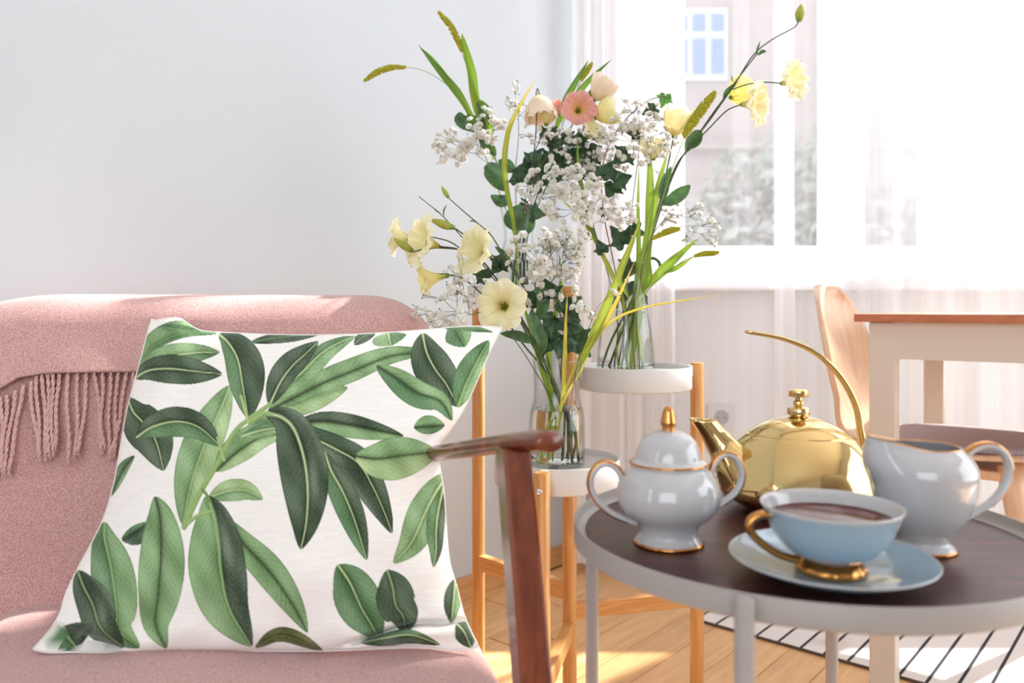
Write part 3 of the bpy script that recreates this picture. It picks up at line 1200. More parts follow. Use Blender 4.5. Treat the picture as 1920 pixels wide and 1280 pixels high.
rows = [[cc_ + Vector((0, 0, 0.0))] * 64]
for r, h in prof:
    rows.append([jug_pt(r, h, 2 * PI * k / 64) for k in range(64)])
for r, h in reversed(prof[20:]):
    rows.append([jug_pt(r, h, 2 * PI * k / 64, 0.0022) for k in range(64)])
rows.append([cc_ + Vector((0, 0, prof[20][1]))] * 64)
q = MB()
q.grid(rows, True)
q.build('jug', M['porcelain'], cr)
q = MB()
q.lathe([(0.0272, 0.0), (0.0288, 0.0006), (0.0290, 0.0022), (0.0280, 0.0034), (0.027, 0.0034)], cc_, 64)
q.build('foot_ring', M['gilt'], cr)
rim = []
for k in range(65):
    rim.append(jug_pt(prof[-1][0] - 0.001, prof[-1][1] + 0.0003, 2 * PI * k / 64))
q = MB()
q.tube(rim, 0.0007, 6, cap=False)
q.build('rim_line', M['gilt'], cr)
pth = [(1800, 858), (1813, 851), (1832, 838), (1856, 835), (1878, 846), (1890, 868), (1890, 893), (1878, 919), (1855, 943), (1828, 960), (1806, 972), (1792, 980)]
pts = [P(x, y, CY) for x, y in pth]
q = MB()
ribbon_handle(q, pts, 0.0054, 0.0032)
h = q.build('handle', M['porcelain'], cr)
cen = P(1846, 893, CY)
q = MB()
ribbon_handle(q, [p + (p - cen).normalized() * 0.0020 for p in pts[1:9]], 0.0046, 0.0020)
q.build('handle_trim', M['gilt'], h)

# brass teapot
PY = 0.888
pc = Vector((0.318, PY, TZ))
tp = thing('teapot', 'polished brass dome teapot with long curved handle, at the back of the tray table', 'teapot', pc)
q = MB()
q.lathe([(0, 0), (0.050, 0.0), (0.056, 0.0015)] + smooth_profile([(0.060, 0.004), (0.074, 0.010), (0.0855, 0.019), (0.0880, 0.025), (0.0862, 0.034), (0.0815, 0.0455), (0.0757, 0.0570), (0.0690, 0.0680), (0.0610, 0.0775), (0.0545, 0.0832)], 4) + [(0.0530, 0.0834), (0.0515, 0.0815), (0.05, 0.0815)], pc, 96)
q.build('pot_body', M['gold'], tp)
q = MB()
q.lathe(smooth_profile([(0.0528, 0.0826), (0.0532, 0.0836), (0.0520, 0.0850), (0.0430, 0.0912), (0.0300, 0.0972), (0.0170, 0.1010), (0.0085, 0.1022), (0.0, 0.1024)], 4), pc, 72)
ld = q.build('lid', M['gold'], tp)
q = MB()
q.lathe([(0.0075, 0.1005), (0.0085, 0.103), (0.0115, 0.104), (0.0120, 0.106), (0.0120, 0.1105), (0.0112, 0.112), (0.0060, 0.1128), (0.0046, 0.1145), (0.0058, 0.1165), (0.0056, 0.1185), (0.0036, 0.1205), (0.0036, 0.1232), (0.0090, 0.1238), (0.0112, 0.1246), (0.0114, 0.1262), (0.0104, 0.1268), (0.0108, 0.1280), (0.0104, 0.1305), (0.0080, 0.1322), (0.0, 0.1328)], pc, 40)
q.build('knob', M['gold'], ld, True, autosmooth=35)
# spout: a wide trumpet
sp = [P(1402, 905, PY - 0.01), P(1378, 872, PY - 0.005), P(1354, 838, PY), P(1335, 810, PY), P(1317, 786, PY)]
cl = spline(sp, 6)
n = len(cl)
q = MB()
rad = [interp([(0, 0.030), (0.25, 0.0235), (0.5, 0.0165), (0.75, 0.0128), (1, 0.0118)], i / (n - 1)) for i in range(n)]
q.tube(cl, rad, 28, cap=False, up=(0, 1, 0))
# the mouth is cut almost level: shear the last rings into a level plane
axis = (cl[-1] - cl[-3]).normalized()
for ring_i in range(n):
    w_ = max(0.0, (ring_i / (n - 1) - 0.62) / 0.38)
    for k in range(28):
        v = Vector(q.v[ring_i * 28 + k])
        lev = cl[ring_i].z - 0.16 * (v.x - cl[ring_i].x) - v.z
        q.v[ring_i * 28 + k] = tuple(v + axis * (lev / max(axis.z, 0.3) * w_ * 0.92))
s = q.build('spout', M['gold'], tp)
sm = s.modifiers.new('thickness', 'SOLIDIFY')
sm.thickness = 0.0012
q = MB()
ring = [Vector(q_) for q_ in []]
# handle: two slender rods that meet in a loop at the free end
hp = [(1641, 905), (1634, 872), (1622, 846), (1614, 810), (1606, 765), (1586, 722), (1556, 684), (1516, 654), (1468, 635), (1424, 626), (1407, 623)]
left = [P(x, y, PY) + Vector((0, -0.0042, 0)) for x, y in hp]
right = [P(x, y, PY) + Vector((0, 0.0042, 0)) for x, y in hp]
cl_a = spline(left, 8)
cl_b = spline(right, 8)
endc = (cl_a[-1] + cl_b[-1]) / 2
arc = []
tdir = (cl_a[-1] - cl_a[-3]).normalized()
for k in range(1, 8):
    a_ = PI * k / 8
    arc.append(endc + Vector((0, -1, 0)) * 0.0042 * math.cos(a_) + tdir * 0.0042 * math.sin(a_))
q = MB()
loop = cl_a + arc + list(reversed(cl_b))
q.tube(loop, 0.0022, 10)
hd = q.build('handle', M['gold'], tp)
q = MB()
cpos = P(1634, 872, PY)
q.tube([P(1648, 914, PY), P(1634, 872, PY), P(1624, 850, PY)], [0.0055, 0.005, 0.0042], 12, flat=1.6, up=(0, 1, 0))
q.build('handle_clamp', M['gold'], hd)

# saucer and cup of tea
UY = 0.660
uc = Vector((0.2630, UY, TZ))
sa = thing('saucer', 'pale blue porcelain saucer under the tea cup, front of the tray table', 'saucer', uc)
q = MB()
q.lathe([(0, 0.0), (0.030, 0.0), (0.031, 0.0015), (0.036, 0.003)] + smooth_profile([(0.050, 0.0055), (0.068, 0.0115), (0.0795, 0.0172), (0.0812, 0.0186), (0.0800, 0.0192), (0.0680, 0.0142), (0.0500, 0.0085), (0.036, 0.0056)], 4) + [(0.030, 0.0050), (0, 0.0048)], uc, 96)
q.build('plate', M['blue_china'], sa)
q = MB()
q.tube([uc + Vector((0.0808 * math.cos(2 * PI * k / 80), 0.0808 * math.sin(2 * PI * k / 80), 0.0190)) for k in range(81)], 0.0008, 8, cap=False)
q.build('rim_line', M['porcelain'], sa)

kc = uc + Vector((0.0, 0.0, 0.0052))
cu = thing('tea_cup', 'pale blue porcelain cup of black tea with gold foot and gold handle', 'cup', kc)
outer = smooth_profile([(0.0205, 0.0105), (0.0260, 0.0130), (0.0350, 0.0185), (0.0430, 0.0270), (0.0480, 0.0360), (0.0512, 0.0440), (0.0542, 0.0515), (0.0558, 0.0552)], 4)
inner = [(0.0548, 0.0556), (0.0530, 0.0518), (0.0498, 0.0440), (0.0465, 0.036), (0.0412, 0.0275), (0.033, 0.0200), (0.02, 0.015), (0, 0.0145)]
q = MB()
q.lathe([(0, 0.0095), (0.0205, 0.0105)] + outer, kc, 80)
q.build('bowl', M['blue_china'], cu)
q = MB()
q.lathe([(0.0549, 0.0530), (0.0561, 0.0553), (0.0556, 0.0560)] + inner, kc, 80)
q.build('lining', M['porcelain'], cu)
q = MB()
foot = [(0, 0.0002), (0.0262, 0.0), (0.0278, 0.0012), (0.0280, 0.0045), (0.0266, 0.0066), (0.0235, 0.0088), (0.0208, 0.0110), (0, 0.0110)]
rows = []
for r_, h_ in foot:
    rows.append([kc + Vector((r_ * (1 + 0.022 * math.cos(14 * 2 * PI * k / 112) * (1 if 0.001 < h_ < 0.007 else 0)) * math.cos(2 * PI * k / 112), r_ * (1 + 0.022 * math.cos(14 * 2 * PI * k / 112) * (1 if 0.001 < h_ < 0.007 else 0)) * math.sin(2 * PI * k / 112), h_)) for k in range(112)])
q.grid(rows, True)
q.build('foot', M['gilt'], cu)
pth = [(1468, 1000), (1464, 984), (1453, 968), (1430, 964), (1410, 972), (1404, 988), (1412, 1003), (1430, 1020), (1454, 1036), (1478, 1045), (1498, 1049)]
q = MB()
ribbon_handle(q, [P(x, y, UY - 0.004) for x, y in pth], 0.0048, 0.0034)
q.build('handle', M['gilt'], cu)
q = MB()
q.lathe([(0, 0.0445), (0.0492, 0.0445), (0.0499, 0.0449)], kc, 64)
q.build('tea', M['tea'], cu)
# ------------------------------------------------------------------ cushion with printed leaves
def polyline(pts, n):
    return [(q.x, q.y) for q in spline([(x, y, 0) for x, y in pts], n)]


EDGE_T = [(283, 600), (292, 601), (312, 597), (337, 597), (356, 609), (378, 620), (430, 624), (540, 628), (660, 627), (780, 620), (860, 613), (910, 612), (940, 614)]
EDGE_B = [(62, 1217), (96, 1223), (140, 1222), (230, 1222), (320, 1219), (440, 1219), (560, 1220), (650, 1218), (740, 1214), (800, 1214), (846, 1219), (880, 1216), (897, 1212)]
EDGE_L = [(283, 600), (267, 662), (249, 728), (237, 775), (226, 840), (214, 905), (197, 965), (171, 1020), (146, 1066), (124, 1112), (114, 1146), (96, 1178), (62, 1217)]
EDGE_R = [(940, 614), (912, 672), (888, 728), (864, 776), (842, 808), (822, 836), (824, 872), (832, 925), (836, 985), (842, 1050), (856, 1100), (872, 1160), (897, 1212)]


def resample(pts, n):
    p = np.array(polyline(pts, 10))
    d = np.concatenate([[0], np.cumsum(np.hypot(*np.diff(p, axis=0).T))])
    d /= d[-1]
    t = np.linspace(0, 1, n)
    return np.stack([np.interp(t, d, p[:, 0]), np.interp(t, d, p[:, 1])], 1)


NU, NV = 460, 360
T_, B_e, L_, R_ = resample(EDGE_T, NU), resample(EDGE_B, NU), resample(EDGE_L, NV), resample(EDGE_R, NV)
u = np.linspace(0, 1, NU)[None, :, None]
v = np.linspace(0, 1, NV)[:, None, None]
PRINT = ((1 - v) * T_[None] + v * B_e[None] + (1 - u) * L_[:, None] + u * R_[:, None]
         - ((1 - u) * (1 - v) * T_[0] + u * (1 - v) * T_[-1] + (1 - u) * v * B_e[0] + u * v * B_e[-1]))     # cloth coordinates of the print
px, py = PRINT[..., 0], PRINT[..., 1]
uu, vv = np.broadcast_to(u[..., 0], px.shape), np.broadcast_to(v[..., 0], px.shape)

# print: every leaf is (rib points, half width on the left of the rib, on the right, colour left, colour right, rib colour)
DK, DK2, MD, LT, PL, OL = (84, 100, 78), (70, 84, 64), (108, 140, 100), (140, 170, 122), (172, 196, 142), (110, 114, 74)
RP, RD, RM = (206, 216, 160), (58, 60, 44), (150, 182, 120)
LEAVES = [
    # rib, wl, wr, cl, cr, rib
    ([(263, 684), (286, 652), (320, 632), (360, 624), (406, 626)], 26, 8, LT, MD, MD),
    ([(296, 612), (330, 616), (380, 622)], 8, 6, MD, LT, MD),
    ([(256, 700), (290, 676), (330, 666), (372, 661), (412, 660)], 21, 21, LT, MD, RP),
    ([(252, 709), (280, 694), (320, 691), (366, 696), (417, 701)], 25, 26, DK, DK, RP),
    ([(238, 744), (250, 772), (268, 792), (292, 826), (307, 882)], 34, 40, DK, DK, RP),
    ([(432, 722), (412, 770), (385, 830), (360, 900), (342, 984)], 30, 38, PL, LT, PL),
    ([(458, 812), (492, 790), (545, 795)], 12, 26, LT, LT, MD),
    ([(404, 884), (444, 848), (490, 820), (540, 812)], 30, 22, LT, PL, RD),
    ([(452, 818), (490, 806), (536, 800)], 10, 14, MD, LT, RP),
    ([(500, 776), (528, 762), (566, 752), (610, 738), (652, 726)], 20, 24, PL, PL, LT),
    ([(502, 770), (560, 741), (610, 716), (660, 696), (735, 667), (814, 660)], 23, 18, LT, LT, RD),
    ([(506, 762), (540, 722), (570, 694), (605, 660), (640, 640), (668, 630)], 16, 22, MD, LT, RP),
    ([(505, 760), (526, 716), (548, 686), (572, 664), (597, 640)], 26, 18, DK, DK, RP),
    ([(410, 626), (428, 642), (446, 674), (455, 722), (466, 786)], 42, 24, DK, MD, RP),
    ([(470, 641), (520, 633), (600, 626)], 9, 10, DK, DK, MD),
    ([(664, 646), (680, 632), (704, 625)], 9, 10, DK, DK, MD),
    ([(728, 622), (730, 634), (734, 648)], 30, 30, MD, LT, RP),
    ([(846, 606), (860, 625), (872, 650)], 22, 26, LT, MD, MD),
    ([(820, 611), (880, 614), (925, 622)], 5, 7, LT, MD, MD),
    ([(792, 624), (800, 660), (816, 692), (838, 722), (858, 762)], 32, 36, DK, DK, RP),
    ([(858, 764), (872, 724), (890, 686), (904, 660), (917, 638)], 26, 20, MD, LT, RM),
    ([(706, 685), (740, 706), (784, 736), (826, 752), (848, 788)], 21, 26, LT, MD, RD),
    ([(776, 801), (800, 799), (834, 797)], 19, 14, LT, MD, RD),
    ([(548, 797), (600, 790), (650, 796), (700, 806), (757, 817)], 20, 22, DK, LT, RD),
    ([(536, 788), (585, 819), (630, 842), (672, 868), (700, 914), (724, 968), (735, 1000)], 26, 36, DK, DK2, RP),
    ([(608, 846), (622, 884), (642, 920), (664, 972), (688, 1050)], 22, 26, DK, MD, RP),
    ([(497, 775), (528, 782), (552, 806), (570, 860), (577, 920), (574, 980), (564, 1030)], 38, 46, DK2, DK, RP),
    ([(666, 855), (710, 860), (762, 853), (822, 848)], 34, 40, LT, PL, RD),
    ([(846, 884), (824, 912), (800, 955), (772, 1016), (738, 1056)], 30, 30, LT, LT, RP),
    ([(832, 912), (822, 958), (818, 996), (818, 1030), (813, 1064)], 14, 18, DK, MD, RP),
    ([(854, 1084), (851, 1120), (846, 1168)], 13, 17, LT, DK, RP),
    ([(392, 932), (430, 920), (462, 920), (493, 936)], 20, 19, PL, LT, PL),
    ([(424, 972), (456, 1018), (506, 1072), (548, 1132), (577, 1186)], 27, 27, LT, LT, RD),
    ([(388, 928), (402, 968), (410, 1020), (415, 1074), (430, 1140), (472, 1212)], 44, 56, DK2, LT, RM),
    ([(478, 1214), (530, 1192), (606, 1220)], 16, 10, OL, OL, OL),
    ([(228, 1012), (250, 998), (282, 978)], 10, 24, MD, DK, RD),
    ([(291, 930), (300, 970), (302, 1040), (297, 1110), (292, 1170), (312, 1216)], 42, 38, LT, LT, RD),
    ([(196, 978), (196, 1010), (208, 1064), (217, 1130), (222, 1180), (262, 1214)], 40, 38, LT, MD, RM),
    ([(145, 1068), (156, 1098), (174, 1134), (190, 1178), (232, 1214)], 36, 28, DK2, DK, RM),
    ([(118, 1174), (128, 1194), (146, 1216)], 60, 34, DK2, MD, RM),
    ([(252, 854), (232, 880), (208, 930)], 8, 12, LT, MD, RD),
    ([(633, 1058), (656, 1092), (678, 1140), (696, 1170), (712, 1200)], 40, 40, MD, MD, RP),
    ([(726, 1068), (736, 1100), (742, 1134), (756, 1156), (760, 1188)], 36, 32, DK, DK, RM),
    ([(676, 1204), (720, 1196), (770, 1190), (826, 1208)], 10, 16, MD, DK, RP),
    ([(856, 1168), (870, 1184), (884, 1214)], 18, 18, DK, DK, RP),
    ([(255, 820), (286, 800), (330, 790), (372, 800), (414, 836)], 26, 27, DK, MD, RP),
]
STEMS = [([(345, 988), (374, 926), (406, 872), (438, 812), (466, 786), (506, 758)], 5.2, (150, 178, 110)),
         ([(466, 790), (460, 770), (452, 742)], 3.5, (176, 192, 130)), ([(420, 862), (414, 840), (408, 820)], 3.5, (170, 190, 126)),
         ([(470, 790), (496, 774), (510, 776)], 4.0, (160, 186, 120)), ([(380, 918), (388, 928), (392, 940)], 3.0, (120, 150, 90)), ([(352, 980), (372, 966), (396, 958)], 4, (160, 184, 118))]

col = np.empty(px.shape + (3,))
col[:] = np.array((247, 241, 234), float)
weave = rng.normal(0, 1.0, px.shape)
slub = np.repeat(rng.normal(0, 1.0, (NV, NU // 20)), 20, axis=1)
slub = np.pad(slub, ((0, 0), (0, NU - slub.shape[1])), mode='edge')
col += (slub * 2.0 + weave * 1.2)[..., None]
noise = rng.normal(0, 1.0, px.shape)


def rib_field(pts, pad):
    P_ = np.array(polyline(pts, 10))
    x0, y0 = P_.min(0) - pad
    x1, y1 = P_.max(0) + pad
    m = (px > x0) & (px < x1) & (py > y0) & (py < y1)
    X = np.stack([px[m], py[m]], 1)
    seg = P_[1:] - P_[:-1]
    ln = np.hypot(seg[:, 0], seg[:, 1])
    cum = np.concatenate([[0], np.cumsum(ln)])
    best = np.full(len(X), 1e9)
    tt_, sd = np.zeros(len(X)), np.zeros(len(X))
    for k in range(len(seg)):
        d = X - P_[k]
        s = np.clip((d @ seg[k]) / (ln[k] ** 2 + 1e-9), 0, 1)
        e = d - s[:, None] * seg[k]
        dist = np.hypot(e[:, 0], e[:, 1])
        b_ = dist < best
        best[b_] = dist[b_]
        tt_[b_] = (cum[k] + s[b_] * ln[k]) / cum[-1]
        cr_ = seg[k, 0] * d[:, 1] - seg[k, 1] * d[:, 0]
        sd[b_] = np.where(cr_[b_] > 0, 1.0, -1.0) * dist[b_]
    return m, tt_, sd, cum[-1]


def sm(a, b_, x):
    t = np.clip((x - a) / (b_ - a), 0, 1)
    return t * t * (3 - 2 * t)


for li, (rib, wl, wr, cl_, cr_, rc) in enumerate(LEAVES):
    m, t, sd, Ln = rib_field(rib, max(wl, wr) + 6)
    # positive sd = right of the rib direction in picture terms (y down)
    shape = np.sin(PI * np.clip(t, 0, 1) ** 0.92) ** 0.72
    w = 1.08 * np.where(sd < 0, wl, wr) * shape
    a = np.abs(sd)
    inside = sm(0.6, -0.6, a - w)
    inside *= ((t > 0.002) & (t < 0.998))
    f = np.clip(a / np.maximum(w, 1), 0, 1)
    c = np.where((sd < 0)[:, None], np.array(cl_, float), np.array(cr_, float))
    dark = (c.mean(1) < 85)[:, None]
    # printed tone: paler towards the margin on dark leaves and near the rib on light ones
    nz = noise[m][:, None]
    c = c + np.where(dark, 34 * sm(0.55, 1.0, f)[:, None] * (0.6 + 0.4 * np.sin(5 * t + li))[:, None], -20 * sm(0.5, 0.0, f)[:, None])
    c = c + np.where(dark, 40 * (np.exp(-((f - 0.35) / 0.22) ** 2) * np.exp(-((t - (0.25 + 0.13 * (li % 4))) / 0.16) ** 2))[:, None], 0)
    c = c + (15 * np.sin(px[m] * 0.046 + li) * np.sin(py[m] * 0.039 + 2.3 * li) + 9 * np.sin(px[m] * 0.11 - py[m] * 0.07 + li))[:, None]
    c = c + nz * np.where(dark, 9.0, 5.0)
    # side veins
    sp_ = 15.0
    ph = (t * Ln - a * 1.5) / sp_
    vein = np.exp(-((ph - np.round(ph)) / 0.055) ** 2) * sm(0.98, 0.6, f) * sm(0.0, 0.12, t) * sm(1.0, 0.85, t)
    c = c - (vein * np.where(dark[:, 0], -16, 26))[:, None]
    # margin line
    c = c - (26 * np.exp(-((a - w + 1.0) / 1.3) ** 2))[:, None]
    # the rib
    rw = 2.3 * (1 - 0.65 * t) * (1.6 if wr > 42 or wl > 42 else 1.0)
    r = np.exp(-(a / np.maximum(rw, .5)) ** 2 * 1.2)
    sh = np.exp(-((a - rw * 1.8) / 2.2) ** 2)
    c = c - (18 * sh)[:, None]
    c = c * (1 - r[:, None]) + np.array(rc, float) * r[:, None]
    col[m] = col[m] * (1 - inside[:, None]) + c * inside[:, None]
for pts, w_, c_ in STEMS:
    m, t, sd, Ln = rib_field(pts, w_ + 4)
    a = np.abs(sd)
    inside = sm(0.6, -0.6, a - w_ * (1 - 0.25 * t))
    c = np.array(c_, float) + (14 * np.clip(-sd / w_, -1, 1) - 24 * np.exp(-((a - w_) / 1.6) ** 2))[:, None] + noise[m][:, None] * 4
    col[m] = col[m] * (1 - inside[:, None]) + c * inside[:, None]

cs = np.clip(col, 0, 255) / 255.0
clin = np.where(cs <= 0.04045, cs / 12.92, ((cs + 0.055) / 1.055) ** 2.4)

# the cloth in space: a leaning, stuffed square
bul = (np.sin(PI * uu) * np.sin(PI * vv))
bul = np.clip(bul, 0, 1) ** 0.55
Y0 = (1 - uu) * (1 - vv) * 1.13 + uu * (1 - vv) * 1.10 + (1 - uu) * vv * 0.885 + uu * vv * 0.885
wr_ = 0.0035 * np.sin(34 * uu + 9 * np.sin(5 * vv)) * np.exp(-((vv - 0.93) / 0.06) ** 2)
wr_ += 0.0040 * np.sin(40 * vv + 6 * np.sin(6 * uu)) * np.exp(-((uu - 0.94) / 0.06) ** 2)
wr_ += 0.0022 * np.sin(26 * (vv - 0.5 * uu) + 2) * np.exp(-((uu - 0.80) / 0.20) ** 2 - ((vv - 0.75) / 0.18) ** 2)
wr_ += 0.0020 * np.sin(30 * (vv + 0.35 * uu)) * np.exp(-((uu - 0.25) / 0.2) ** 2 - ((vv - 0.8) / 0.15) ** 2)
wr_ += 0.0050 * np.exp(-(((uu - 0.90) + 0.35 * (vv - 0.45)) / 0.025) ** 2) * np.exp(-((vv - 0.34) / 0.10) ** 2)
wr_ -= 0.0060 * np.exp(-((vv - 0.955 + 0.03 * (uu - 0.8) / 0.2) / 0.012) ** 2) * np.exp(-((uu - 0.86) / 0.10) ** 2)
# the two bottom corners are flattened and folded over themselves
f1 = (1 - vv) - 0.105 * (1 - uu / 0.25)
wr_ -= 0.050 * sm(0.008, -0.012, f1) * sm(0.27, 0.16, uu)
wr_ += 0.010 * np.exp(-((f1 - 0.03) / 0.022) ** 2) * sm(0.30, 0.14, uu) * sm(0.7, 0.85, vv)
f2 = (1 - vv) - 0.085 * sm(0.62, 0.95, uu)
wr_ -= 0.040 * np.exp(-((f2 - 0.004) / 0.010) ** 2) * sm(0.66, 0.76, uu)
wr_ += 0.020 * np.exp(-((f2 + 0.030) / 0.022) ** 2) * sm(0.66, 0.80, uu)
wr_ += 0.008 * np.sin(26 * (uu + 0.5 * vv)) * sm(0.72, 0.88, vv) * sm(0.40, 0.12, uu)
wr_ += 0.006 * np.sin(44 * (uu - 0.4 * vv)) * sm(0.78, 0.90, vv) * sm(0.62, 0.85, uu)
wr_ += 0.0045 * np.sin(15 * (vv + 0.25 * uu) + 1.0) * np.exp(-((uu - 0.62) / 0.25) ** 2 - ((vv - 0.78) / 0.16) ** 2)
Yf = Y0 - 0.080 * bul - wr_ * np.minimum(1, bul * 2)
PX = (px - 960) / FPX * Yf
PZ = ZC - (py - HOR) / FPX * Yf
front = np.stack([PX, Yf, PZ], -1)
nb = 12
bu = np.linspace(0, NU - 1, NU // nb + 1).round().astype(int)
bv = np.linspace(0, NV - 1, NV // nb + 1).round().astype(int)
bf = bul[np.ix_(bv, bu)]
pxb, pyb = px[np.ix_(bv, bu)], py[np.ix_(bv, bu)]
X0 = (pxb - 960) / FPX * Y0[np.ix_(bv, bu)]
Z0 = ZC - (pyb - HOR) / FPX * Y0[np.ix_(bv, bu)]
back = np.stack([X0, Y0[np.ix_(bv, bu)] + 0.060 * bf, Z0 + 0.028 * bf], -1)

pil_base = Vector((-0.27, 0.93, 0.366))
pillow = thing('cushion', 'square cushion printed with large green leaves on cream, leaning on the pink armchair', 'cushion', pil_base)
allv = np.concatenate([front.reshape(-1, 3), back.reshape(-1, 3)]) - np.array(pil_base)
i = np.arange(NU * NV).reshape(NV, NU)
fq = np.stack([i[:-1, :-1], i[1:, :-1], i[1:, 1:], i[:-1, 1:]], -1).reshape(-1, 4)
j = (np.arange(len(bu) * len(bv)) + NU * NV).reshape(len(bv), len(bu))
bq = np.stack([j[:-1, :-1], j[:-1, 1:], j[1:, 1:], j[1:, :-1]], -1).reshape(-1, 4)
me = bpy.data.meshes.new('cover')
me.from_pydata(allv.tolist(), [], np.concatenate([fq, bq]).tolist())
at = me.color_attributes.new('Col', 'FLOAT_COLOR', 'POINT')
ca = np.ones((len(allv), 4), np.float32)
ca[:NU * NV, :3] = clin.reshape(-1, 3)
ca[NU * NV:, :3] = clin[np.ix_(bv, bu)].reshape(-1, 3)
at.data.foreach_set('color', ca.ravel())
me.shade_smooth()
me.materials.append(M['pillow'])
o = bpy.data.objects.new('cover', me)
C.objects.link(o)
o.parent = pillow
ROOT[o.name] = pil_base
q = MB()
seam = []
for arr in (front[0, ::6], front[::6, -1], front[-1, ::-6], front[::-6, 0]):
    seam.extend([Vector(p) for p in arr])
q.tube(seam, 0.0012, 5, cap=False)
q.build('seam', mat('cushion_seam', (236, 230, 222), 0.9), pillow)
# ------------------------------------------------------------------ glass vases
def vase(name_label, c, outer, wall, water_h, seed=0):
    t = thing('glass_vase', name_label, 'vase', c, None)
    out = smooth_profile(outer, 5)
    q = MB()
    inner = [(max(r - wall, 0.0005), max(h, 0.007)) for r, h in out]
    q.lathe([(0, 0.0)] + [(out[0][0] - 0.003, 0.0)] + [(r, h + 0.001 if k == 0 else h) for k, (r, h) in enumerate(out)] + [(out[-1][0] - wall * 0.5, out[-1][1] + 0.0006)] + list(reversed([p for p in inner if p[1] > 0.0075])) + [(inner[0][0] - 0.004, 0.0072), (0, 0.0068)], c, 72)
    q.build('glass', M['glass'], t)
    q = MB()
    wp = [(max(r - wall - 0.0005, 0.0005), h) for r, h in out if 0.008 < h < water_h]
    rw_ = float(np.interp(water_h, [h for r, h in out], [r for r, h in out])) - wall - 0.0005
    q.lathe([(0, 0.0078), (wp[0][0] - 0.003, 0.0078)] + wp + [(rw_, water_h), (rw_ - 0.0015, water_h - 0.0006), (0, water_h - 0.0008)], c, 72)
    q.build('water', M['water'], t)
    return t


zlow, zmid, zup = ZT['low'] - 0.0105, ZT['mid'] - 0.0105, ZT['up'] - 0.0105
VL = Vector((0.0750, 1.338, zlow))
VM = Vector((0.2115, 1.490, zmid))
VU = Vector((0.0130, 1.553, zup))
vase('clear glass vase half full of water on the lowest white tray, behind the armrest', VL,
     [(0.0440, 0.0), (0.0462, 0.006), (0.0468, 0.03), (0.0466, 0.065), (0.0445, 0.090), (0.0405, 0.103), (0.0388, 0.116), (0.0386, 0.135), (0.0398, 0.158), (0.0412, 0.176)], 0.0022, 0.094)
vase('tapered clear glass carafe vase on the right hand white tray', VM,
     [(0.0510, 0.0), (0.0535, 0.005), (0.0525, 0.03), (0.0495, 0.065), (0.0440, 0.100), (0.0370, 0.135), (0.0330, 0.158), (0.0335, 0.178), (0.0385, 0.205)], 0.0020, 0.112)
vase('clear glass carafe vase on the top tray, half hidden by the flowers', VU,
     [(0.0450, 0.0), (0.0470, 0.005), (0.0460, 0.02), (0.0420, 0.045), (0.0350, 0.075), (0.0285, 0.100), (0.0290, 0.120), (0.0340, 0.150), (0.0375, 0.168)], 0.0020, 0.060)


# ------------------------------------------------------------------ flower parts
def frame(axis, roll=0.0):
    z = Vector(axis).normalized()
    x = z.cross(Vector((0.13, 0.21, 1.0))).normalized()
    x = (Quaternion(z, roll) @ x).normalized()
    y = z.cross(x)
    return x, y, z


CREAM = ((248, 240, 190), (252, 246, 212), (214, 196, 84))
PALE = ((250, 242, 192), (253, 248, 222), (222, 206, 96))
PEACH = ((252, 238, 206), (253, 236, 220), (226, 214, 150))
PINK = ((244, 196, 150), (240, 178, 176), (230, 196, 60))
YELL = ((252, 240, 168), (252, 246, 200), (220, 206, 96))


